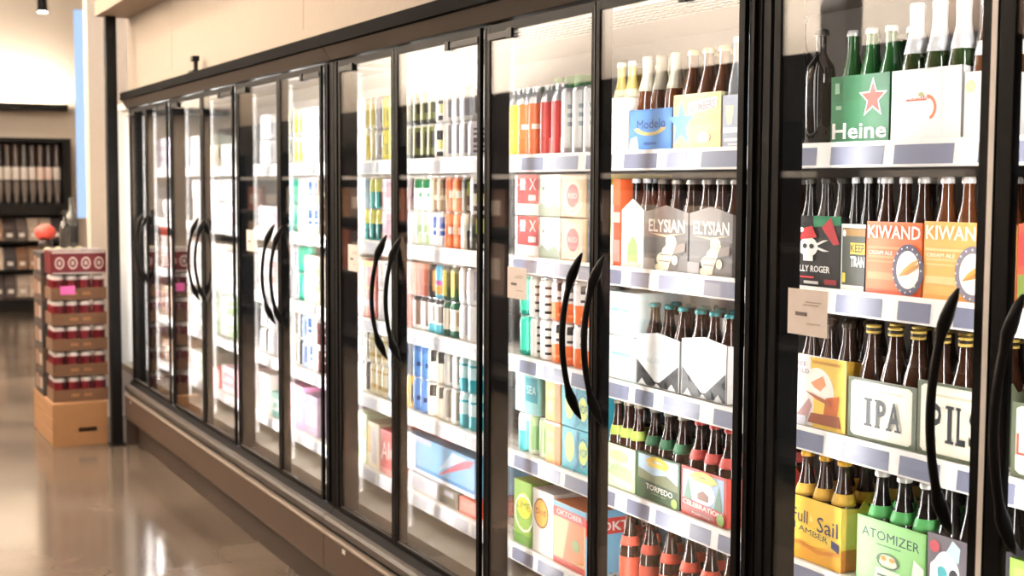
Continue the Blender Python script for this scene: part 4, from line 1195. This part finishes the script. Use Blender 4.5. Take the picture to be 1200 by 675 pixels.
# ------------------------------------------------------------------ paper notices on the glass
for pl, pr, pt, pb, lb in ((408, 421, 286, 319, 'pale paper notice stuck on the seventh door glass'), (595, 617, 312, 352, 'pale paper notice stuck on the ninth door glass'), (924, 969, 337, 397, 'large pale paper notice stuck on the eleventh door glass'), (289, 299, 269, 295, 'small pinkish notice stuck on the fifth door glass')):
    xs = -0.0098
    a, b = atx(pl, pt, xs), atx(pr, pb, xs)
    hw, H = abs(a.y - b.y) / 2, a.z - b.z
    sl = Slots()
    sl(PAPER)
    bm = bmesh.new()
    box(bm, -.0006, 0, -hw, hw, 0, H, 0)
    draw(bm, sl, [('r', .2, .42, .5, .50, (120, 112, 112)), ('r', .45, .72, .85, .74, (190, 178, 172)), ('r', .4, .66, .8, .68, (190, 178, 172)), ('r', .5, .26, .85, .28, (200, 188, 182))], -.0006, hw, -hw, 0, H)
    o = finish('paper_notice', bm, sl.m, None, (xs, (a.y + b.y) / 2, b.z))
    tag(o, lb, 'notice', 'paper notices on the cooler doors')

# bracket clamp on the header
bm = bmesh.new()
box(bm, -.03, .01, -.05, .05, 0, .012, 0, .003)
box(bm, -.012, .008, -.012, .012, .012, .06, 0, .002)
box(bm, -.024, .012, -.03, .026, .058, .085, 0, .004)
tag(finish('clamp_bracket', bm, BLACK_SOFT, None, (-.015, 7.0, 2.2355)), 'small black clamp sticking up from the cooler header', 'bracket')
bm = bmesh.new()
box(bm, -.02, .03, -1.2, 0.0, 0, .14, 0, .004)
box(bm, -.024, -.02, -1.19, -.01, .02, .06, 0)
tag(finish('header_box', bm, BLACK_SOFT, None, (-.01, 3.62, 2.2355)), 'long black housing on top of the header above the ninth door', 'housing')

# ------------------------------------------------------------------ crate and stacked cases by the post
WOOD = mat((158, 116, 78), .6, vary=.12, scale=14)
CRATE_SHADE = mat((60, 40, 26), .8)
CX0, CX1, CY0, CY1, CH = -.478, -.14, 8.915, 9.745, .262
cr = empty('wooden_crate', ((CX0 + CX1) / 2, CY0, 0))
tag(cr, 'pale wooden crate with slatted sides under the stacked can cases', 'crate')
hw = (CX1 - CX0) / 2
L = CY1 - CY0


def cpart(name, fs, m=WOOD):
    bm = bmesh.new()
    for f in fs:
        box(bm, *f)
    return finish(name, bm, m, cr)


cpart('front_panel', [(-hw, hw, 0, .014, 0, .085), (-hw, hw, 0, .014, .115, CH), (-hw, -.01, 0, .014, .085, .115), (.105, hw, 0, .014, .085, .115)])
cpart('hand_hole_shade', [(-.012, .107, .0142, .016, .083, .117)], CRATE_SHADE)  # dark sheet standing in for the shade inside the hand hole
cpart('rear_panel', [(-hw, hw, L - .014, L, 0, CH)])
for k in range(3):
    z0 = .004 + k * .088
    cpart('slat', [(-hw, -hw + .012, .0145, L - .0145, z0, z0 + .078)])
    cpart('slat', [(hw - .012, hw, .0145, L - .0145, z0, z0 + .078)])
cpart('lid_board', [(-hw, hw, 0, L, CH + .0005, CH + .010)])
cpart('slat_gap_shade', [(-hw + .0125, -hw + .015, .016, L - .016, .01, .255)], CRATE_SHADE)  # added dark sheet, gives the slat gaps their shade
SX0, SX1, SY0 = -.458, -.115, 9.0
LH = .1635
z0 = CH + .011
TC = 'can trays stacked on the wooden crate'
BIGH = 1.28
for k in range(6):
    zz = z0 + k * LH
    w = SX1 - SX0
    if k < 5:
        t = empty('can_tray', ((SX0 + SX1) / 2, SY0, zz))
        bm = bmesh.new()
        box(bm, -w / 2, w / 2, 0, .27, 0, .004)
        for q in ((-w / 2, w / 2, 0, .003), (-w / 2, w / 2, .267, .27)):
            box(bm, q[0], q[1], q[2], q[3], .004, .078)
        for q in (-w / 2, w / 2 - .003):
            box(bm, q, q + .003, .003, .267, .004, .078)
        for q in (-.06, .02):
            box(bm, q, q + .05, -.0004, 0, .03, .05, 1)
        finish('cardboard_tray', bm, [CARD, mat((140, 100, 66), .8)], t)
        tag(t, ['lowest brown tray of red cans in the stack on the crate', 'second brown can tray up from the crate', 'third brown can tray up from the crate', 'fourth brown can tray up from the crate', 'fifth brown can tray up, the one with the pink tag'][k], 'tray', TC)
        for a in range(4):
            for b in range(3):
                if a > 0 and b > 0:
                    continue
                o = link('beverage_can', can_mesh('crimson'), None, (SX0 + .005 + (w - .01) / 4 * (a + .5), SY0 + .046 + b * .084, zz + .0045))
                o.scale = (1.24, 1.24, 1.27)
                o.rotation_euler.z = PI / 2 + .2
                tag(o, 'dark red can, ' + (ORD[a] + ' along the front' if b == 0 else ORD[b] + ' back on the left side') + ' of ' + ['lowest', 'second', 'third', 'fourth', 'fifth'][k] + ' tray', 'can', 'dark red cans in the ' + ['lowest', 'second', 'third', 'fourth', 'fifth'][k] + ' tray')
    else:
        t = empty('can_case', ((SX0 + SX1) / 2, SY0, zz))
        bm = bmesh.new()
        box(bm, -w / 2, w / 2, 0, .27, 0, .15, 0, .008)
        finish('wrapped_case', bm, mat((96, 20, 28), .35), t)
        sl = Slots()
        bm = bmesh.new()
        pr = []
        for a in range(4):
            cu = .16 + a * .235
            pr += [('r', cu - .11, .12, cu + .1, .86, (104, 20, 30)), ('e', cu, .48, .085, .26, (222, 206, 200)), ('e', cu, .48, .062, .19, (90, 18, 28)), ('e', cu, .48, .03, .1, (206, 190, 186))]
        pr += [('r', .02, .9, .98, .98, (206, 200, 196)), ('r', .02, .02, .98, .08, (196, 190, 186))]
        draw(bm, sl, pr, 0, -w / 2, w / 2, 0, .15, axis='y')
        finish('printed_front', bm, sl.m, t)
        bm = bmesh.new()
        for a in range(5):
            for b in range(4):
                lathe(bm, [(.029, .1502), (.029, .156), (.027, .1565)], 14, cx=-w / 2 + .035 + a * .068, cy=.036 + b * .066)
        finish('can_tops', bm, SILVER, t)
        tag(t, 'dark red wrapped can case with round emblems topping the stack', 'case')
bm = bmesh.new()
box(bm, -.045, .045, -.0012, 0, 0, .055)
tag(finish('price_tag', bm, mat((240, 110, 190), .6), None, (SX0 + .10, SY0 - .0006, z0 + 4 * LH + .035)), 'bright pink price tag on the fifth can tray', 'tag')
for k in range(6):
    t = empty('wine_case', (-.32, 9.30, z0 + k * .158))
    bm = bmesh.new()
    box(bm, -.155, .155, 0, .36, 0, .156, 0, .004)
    finish('case_body', bm, mat([(52, 42, 38), (70, 50, 40), (44, 38, 36)][k % 3], .6), t)
    sl = Slots()
    bm = bmesh.new()
    draw(bm, sl, [('r', .1, .2, .45, .8, (150, 110, 86)), ('r', .55, .25, .9, .75, (176, 160, 150))], -.155, .36, 0, 0, .156)
    finish('side_label', bm, sl.m, t)
    tag(t, 'dark case with pale side labels, ' + ['lowest', 'second', 'third', 'fourth', 'fifth', 'topmost'][k] + ' behind the red can stack', 'case', 'dark cases behind the red can stack')
zc = z0 + 6 * .158
for k in range(4):
    bm = bmesh.new()
    lathe(bm, [(.02, 0), (.03, .002), (.03, .016), (.012, .026), (.0, .0265)][:-1], 16)
    o = finish('snack_tin', bm, mat((232, 222, 180), .5), None, (-.42 + .07 * k, 9.36 + .03 * k, zc + .001), smooth=True)
    tag(o, ORD[k] + ' small pale yellow tin on top of the dark cases', 'tin', 'pale tins on the dark cases')
# bottles and a red round jar on the stack
bm = bmesh.new()
lathe(bm, [(.03, 0), (.042, .004), (.042, .20), (.036, .23), (.016, .265), (.014, .33), (.018, .332), (.018, .35), (.012, .352)], 20)
o = finish('spirits_bottle', bm, mat((96, 96, 92), .12, spec=.6), None, (-.235, 9.56, zc + .001), smooth=True)
tag(o, 'tall grey glass bottle with dark label on the case stack', 'bottle')
bm = bmesh.new()
lathe(bm, [(.0425, .05), (.043, .052), (.043, .16), (.0425, .162)], 20)
finish('bottle_label', bm, mat((44, 40, 38), .6), o, smooth=True)
bm = bmesh.new()
lathe(bm, [(.03, 0), (.036, .004), (.036, .15), (.03, .175), (.013, .20), (.013, .25), (.016, .252), (.016, .268)], 20)
o = finish('spirits_bottle', bm, mat((60, 58, 54), .12, spec=.6), None, (-.30, 9.44, zc + .001), smooth=True)
tag(o, 'shorter dark glass bottle on the case stack beside the tall one', 'bottle')
bm = bmesh.new()
lathe(bm, [(.03, 0), (.045, .005), (.046, .05), (.036, .062), (.036, .068)], 18)
o = finish('candy_jar', bm, mat((70, 60, 56), .3), None, (-.40, 9.60, zc + .001), smooth=True)
tag(o, 'dark jar topped with a big round red lid on the case stack', 'jar')
bm = bmesh.new()
lathe(bm, [(.032, .0685), (.062, .085), (.07, .115), (.062, .145), (.035, .165), (.015, .17)], 20)
finish('lid', bm, mat((222, 84, 72), .5), o, smooth=True)

# stub block at the end of the cooler
bm = bmesh.new()
box(bm, .0, .12, 0, .05, 0, .17, 0, .004)
tag(finish('trim_7', bm, TOE, None, (-.03, 8.82, 0)), kind='structure')

# ------------------------------------------------------------------ back wall shelving with dispensers and bins
sx0, sx1, syf = -.9, 1.215, 18.62
t = empty('bulk_shelving_unit', ((sx0 + sx1) / 2, syf, 0))
tag(t, 'black bulk food shelving unit against the far back wall', 'shelving')
w2 = (sx1 - sx0) / 2
dp = YB - syf - .012


def spart(name, fs, m=BLACK_SOFT):
    bm = bmesh.new()
    for f in fs:
        box(bm, *f)
    return finish(name, bm, m, t)


spart('back_panel', [(-w2, w2, dp - .02, dp, .0, 2.25)], DARK)
spart('side_panel', [(-w2, -w2 + .06, 0, dp - .021, 0, 2.25)])
spart('side_panel', [(w2 - .10, w2, 0, dp - .021, 0, 2.25)])
spart('top_board', [(-w2 + .061, w2 - .101, 0, dp - .021, 2.20, 2.25)])
spart('base_board', [(-w2 + .061, w2 - .101, .02, dp - .021, 0, .15)])
SHZ = [.19, .55, .92, 1.29]
for zz in SHZ:
    spart('shelf_board', [(-w2 + .061, w2 - .101, .0, dp - .021, zz - .03, zz)], BLACK_SOFT if zz > .3 else GREYBAR)
spart('hopper_ledge', [(-w2 + .061, w2 - .101, .0, .05, 1.291, 1.40)])
bx0, bx1 = sx0 + .07, sx1 - .11
nd = 19
pitch = (bx1 - bx0) / nd


def disp_mesh(lc):
    pass


cl = mat((120, 112, 108), .15, spec=.6)
for i in range(nd):
    o = empty('grain_dispenser', (bx0 + pitch * (i + .5), syf + .13, 1.2912))
    rr = pitch * .44
    for nm, pf, m in (('hopper_tube', [(rr, .40), (rr, .86), (rr * .9, .87)], mat([(52, 40, 36), (60, 44, 36), (44, 38, 38)][i % 3], .3)),
                      ('paper_label', [(rr * 1.04, .42), (rr * 1.05, .421), (rr * 1.05, .585), (rr * 1.04, .586)], mat([(226, 218, 212), (230, 206, 196)][1 if i in (16, 17) else 0], .6)),
                      ('clear_funnel', [(rr * .5, .13), (rr * .6, .2), (rr * .95, .28), (rr * .95, .399)], cl),
                      ('spout', [(rr * .7, 0), (rr * .7, .10), (rr * .5, .129)], BLACK_SOFT)):
        bm = bmesh.new()
        lathe(bm, pf, 14)
        finish(nm, bm, m, o, smooth=True)
    tag(o, 'grain dispenser with pale label, ' + ORD[nd - 1 - i] + ' from the shelving end beside the window' if nd - 1 - i < 12 else 'grain dispenser with pale label further along the far shelving unit', 'dispenser', 'grain dispensers on the far shelving' if nd - 1 - i < 12 else 'grain dispensers beyond the picture edge')
nbin = 13
bp = (bx1 - bx0) / nbin
binc = [(70, 60, 58), (120, 92, 72), (196, 178, 160), (84, 74, 72), (150, 120, 98), (62, 58, 60), (176, 160, 146)]
for r in range(3):
    for i in range(nbin):
        o = empty('scoop_bin', (bx0 + bp * (i + .5), syf + .02, SHZ[r] + .001))
        c0 = binc[(i * 3 + r * 2) % 7]
        ww = bp * .46
        bm = bmesh.new()
        pf = [(0, 0), (.30, 0), (.30, .29), (.12, .29), (0, .16)]
        fa = [bm.verts.new((-ww, a, b)) for a, b in pf]
        fb = [bm.verts.new((ww, a, b)) for a, b in pf]
        bm.faces.new(fa)
        bm.faces.new(fb)
        for q in range(5):
            bm.faces.new((fa[q], fa[(q + 1) % 5], fb[(q + 1) % 5], fb[q]))
        finish('bin_body', bm, mat(c0, .3, vary=.3, scale=60), o)
        bm = bmesh.new()
        box(bm, -ww * .5, ww * .5, -.003, -.0005, .05, .10)
        finish('bin_tag', bm, mat((226, 222, 218), .6), o)
        k = nbin - i
        shade = {0: 'charcoal', 1: 'brown', 2: 'cream', 3: 'dark grey', 4: 'tan', 5: 'black', 6: 'beige'}[(i * 3 + r * 2) % 7]
        tag(o, shade + ' scoop bin with white tag, ' + (ORD[k - 1] if k <= 12 else 'last') + ' from the window end on ' + ['bottom', 'middle', 'top'][r] + ' bin shelf', 'bin', 'scoop bins on the ' + ['bottom', 'middle', 'top'][r] + ' bin shelf')

# ------------------------------------------------------------------ opposite side of the aisle (seen mirrored in the door glass)
t = empty('gondola_shelving', (XL, 11.5, 0))
tag(t, 'black gondola shelving across the aisle, mirrored in the cooler glass', 'shelving')
bm = bmesh.new()
box(bm, .01, .04, -6.75, 6.8, 0, 2.36)
finish('back_panel', bm, DARK, t)
for zz, m in ((.12, DARK), (.75, DARK), (1.30, DARK), (1.72, WHITE)):
    bm = bmesh.new()
    box(bm, .041, .45, -6.75, 6.8, zz, zz + .035)
    finish('shelf_board', bm, m, t)
bm = bmesh.new()
box(bm, .041, .40, -6.75, 6.8, 2.36, 2.40)
box(bm, .385, .40, -6.75, 6.8, 2.03, 2.36)
finish('top_canopy', bm, BLACK_SOFT, t)
for q in (-6.75, -5, -2, 1, 4, 6.74):
    bm = bmesh.new()
    box(bm, .041, .384, q, q + .06, 0, 2.36)
    finish('upright', bm, BLACK_SOFT, t)
gc = [(170, 130, 96), (120, 90, 76), (196, 176, 150), (96, 84, 88), (186, 120, 100), (140, 120, 110)]
gn = ['tan', 'brown', 'beige', 'slate grey', 'clay red', 'taupe']
n = 0
for zz, h in ((.785, .42), (1.335, .30)):
    for q in range(14):
        y = 6.5 + (q // 4) * 3 + .48 + (q % 4) * .70
        n += 1
        bm = bmesh.new()
        box(bm, 0, .28, -.28, .28, 0, h, 0, .006)
        box(bm, .2801, .2806, -.2, .2, h * .3, h * .7, 1)
        o = finish('stock_carton', bm, [mat(gc[n % 6], .6), mat((226, 214, 200), .6)], None, (XL + .10, y, zz + .001))
        tag(o, gn[n % 6] + ' stock carton, ' + ORD[q % 4] + ' in the ' + ORD[q // 4] + ' gondola bay, ' + ('lower' if h > .4 else 'upper') + ' shelf across the aisle', 'carton', 'stock cartons on the gondola shelving')

# ------------------------------------------------------------------ lighting
WARM = (1.0, .88, .74)
LAMP = emit((255, 226, 190), 14.0)
spots = [(-1.9, -0.2), (-1.9, 3.0), (-1.9, 7.0), (-1.9, 11.0), (-1.9, 15.0)]  # first one added to brighten the paper notice on the near door
for j, (x, y) in enumerate(spots):
    o = empty('ceiling_light', (x, y, CEIL - .12))
    bm = bmesh.new()
    box(bm, -.16, .16, -.7, .7, .03, .119)
    finish('housing', bm, WHITE, o)
    bm = bmesh.new()
    box(bm, -.13, .13, -.66, .66, .02, .03)
    finish('diffuser', bm, LAMP, o)
    tag(o, ORD[j] + ' linear ceiling light over the aisle, counted from the near end', 'ceiling light', 'linear ceiling lights over the aisle')
    area('aisle_lamp', (x, y, CEIL - .125), (0, 0, 0), 0.26, 1.3, 30, WARM, '')
# wall washers over the far wall and the opposite wall
for j, (x, y) in enumerate([(-1.2, 17.6), (-.1, 17.6), (.75, 17.6)]):
    o = empty('track_light', (x, y, 3.75))
    bm = bmesh.new()
    lathe(bm, [(.055, 0), (.06, .01), (.06, .18), (.03, .2), (.012, .21), (.012, CEIL - 3.75)], 16)
    finish('lamp_can', bm, BLACK_SOFT, o, smooth=True)
    bm = bmesh.new()
    lathe(bm, [(.05, -.004), (.05, -.001)], 16)
    finish('lens', bm, emit((255, 240, 216), 260.0), o)
    tag(o, ORD[j] + ' black hanging track light before the far back wall', 'track light', 'track lights before the far wall')
area('cove_lamp', (-.9, YB - .22, 2.725), Vector((0, -.35, -1)).to_track_quat('Z', 'Y').to_euler(), 4.2, .05, 120, (1, .9, .76), '')
area('cove_lamp', (XL + .27, 11.3, 2.45), Vector((.40, 0, -1)).to_track_quat('Z', 'Y').to_euler(), .05, 13.8, 7600, (1, .95, .88), '')
area('cove_lamp', (XL + .27, 6.4, 2.45), Vector((.40, 0, -1)).to_track_quat('Z', 'Y').to_euler(), .05, 3.6, 3200, (1, .95, .88), '')  # second lamp over the same cove, added to brighten the mirrored near wall
w = bpy.data.worlds.new('sky')
S.world = w
w.use_nodes = True
nt = w.node_tree
bg = nt.nodes['Background']
bg.inputs['Color'].default_value = lin((176, 206, 246)) + (1,)
bg.inputs['Strength'].default_value = 1.3

# ------------------------------------------------------------------ camera
cam = bpy.data.cameras.new('camera')
cam.sensor_width = 36
cam.lens = 36 * F / 1200
cam.clip_start = .05
cam.dof.use_dof = True
cam.dof.focus_distance = 3.1
cam.dof.aperture_fstop = 5.0
co = bpy.data.objects.new('camera', cam)
COL.objects.link(co)
M = Matrix.Identity(4)
for i in range(3):
    M[i][0], M[i][1], M[i][2], M[i][3] = RT[i], UP[i], -FW[i], CAM[i]
co.matrix_world = M
S.camera = co
S.view_settings.view_transform = 'Standard'
S.view_settings.look = 'None'
S.view_settings.gamma = 1
S.view_settings.use_curve_mapping = False
S.view_settings.exposure = 0.0
S.cycles.transparent_max_bounces = 32
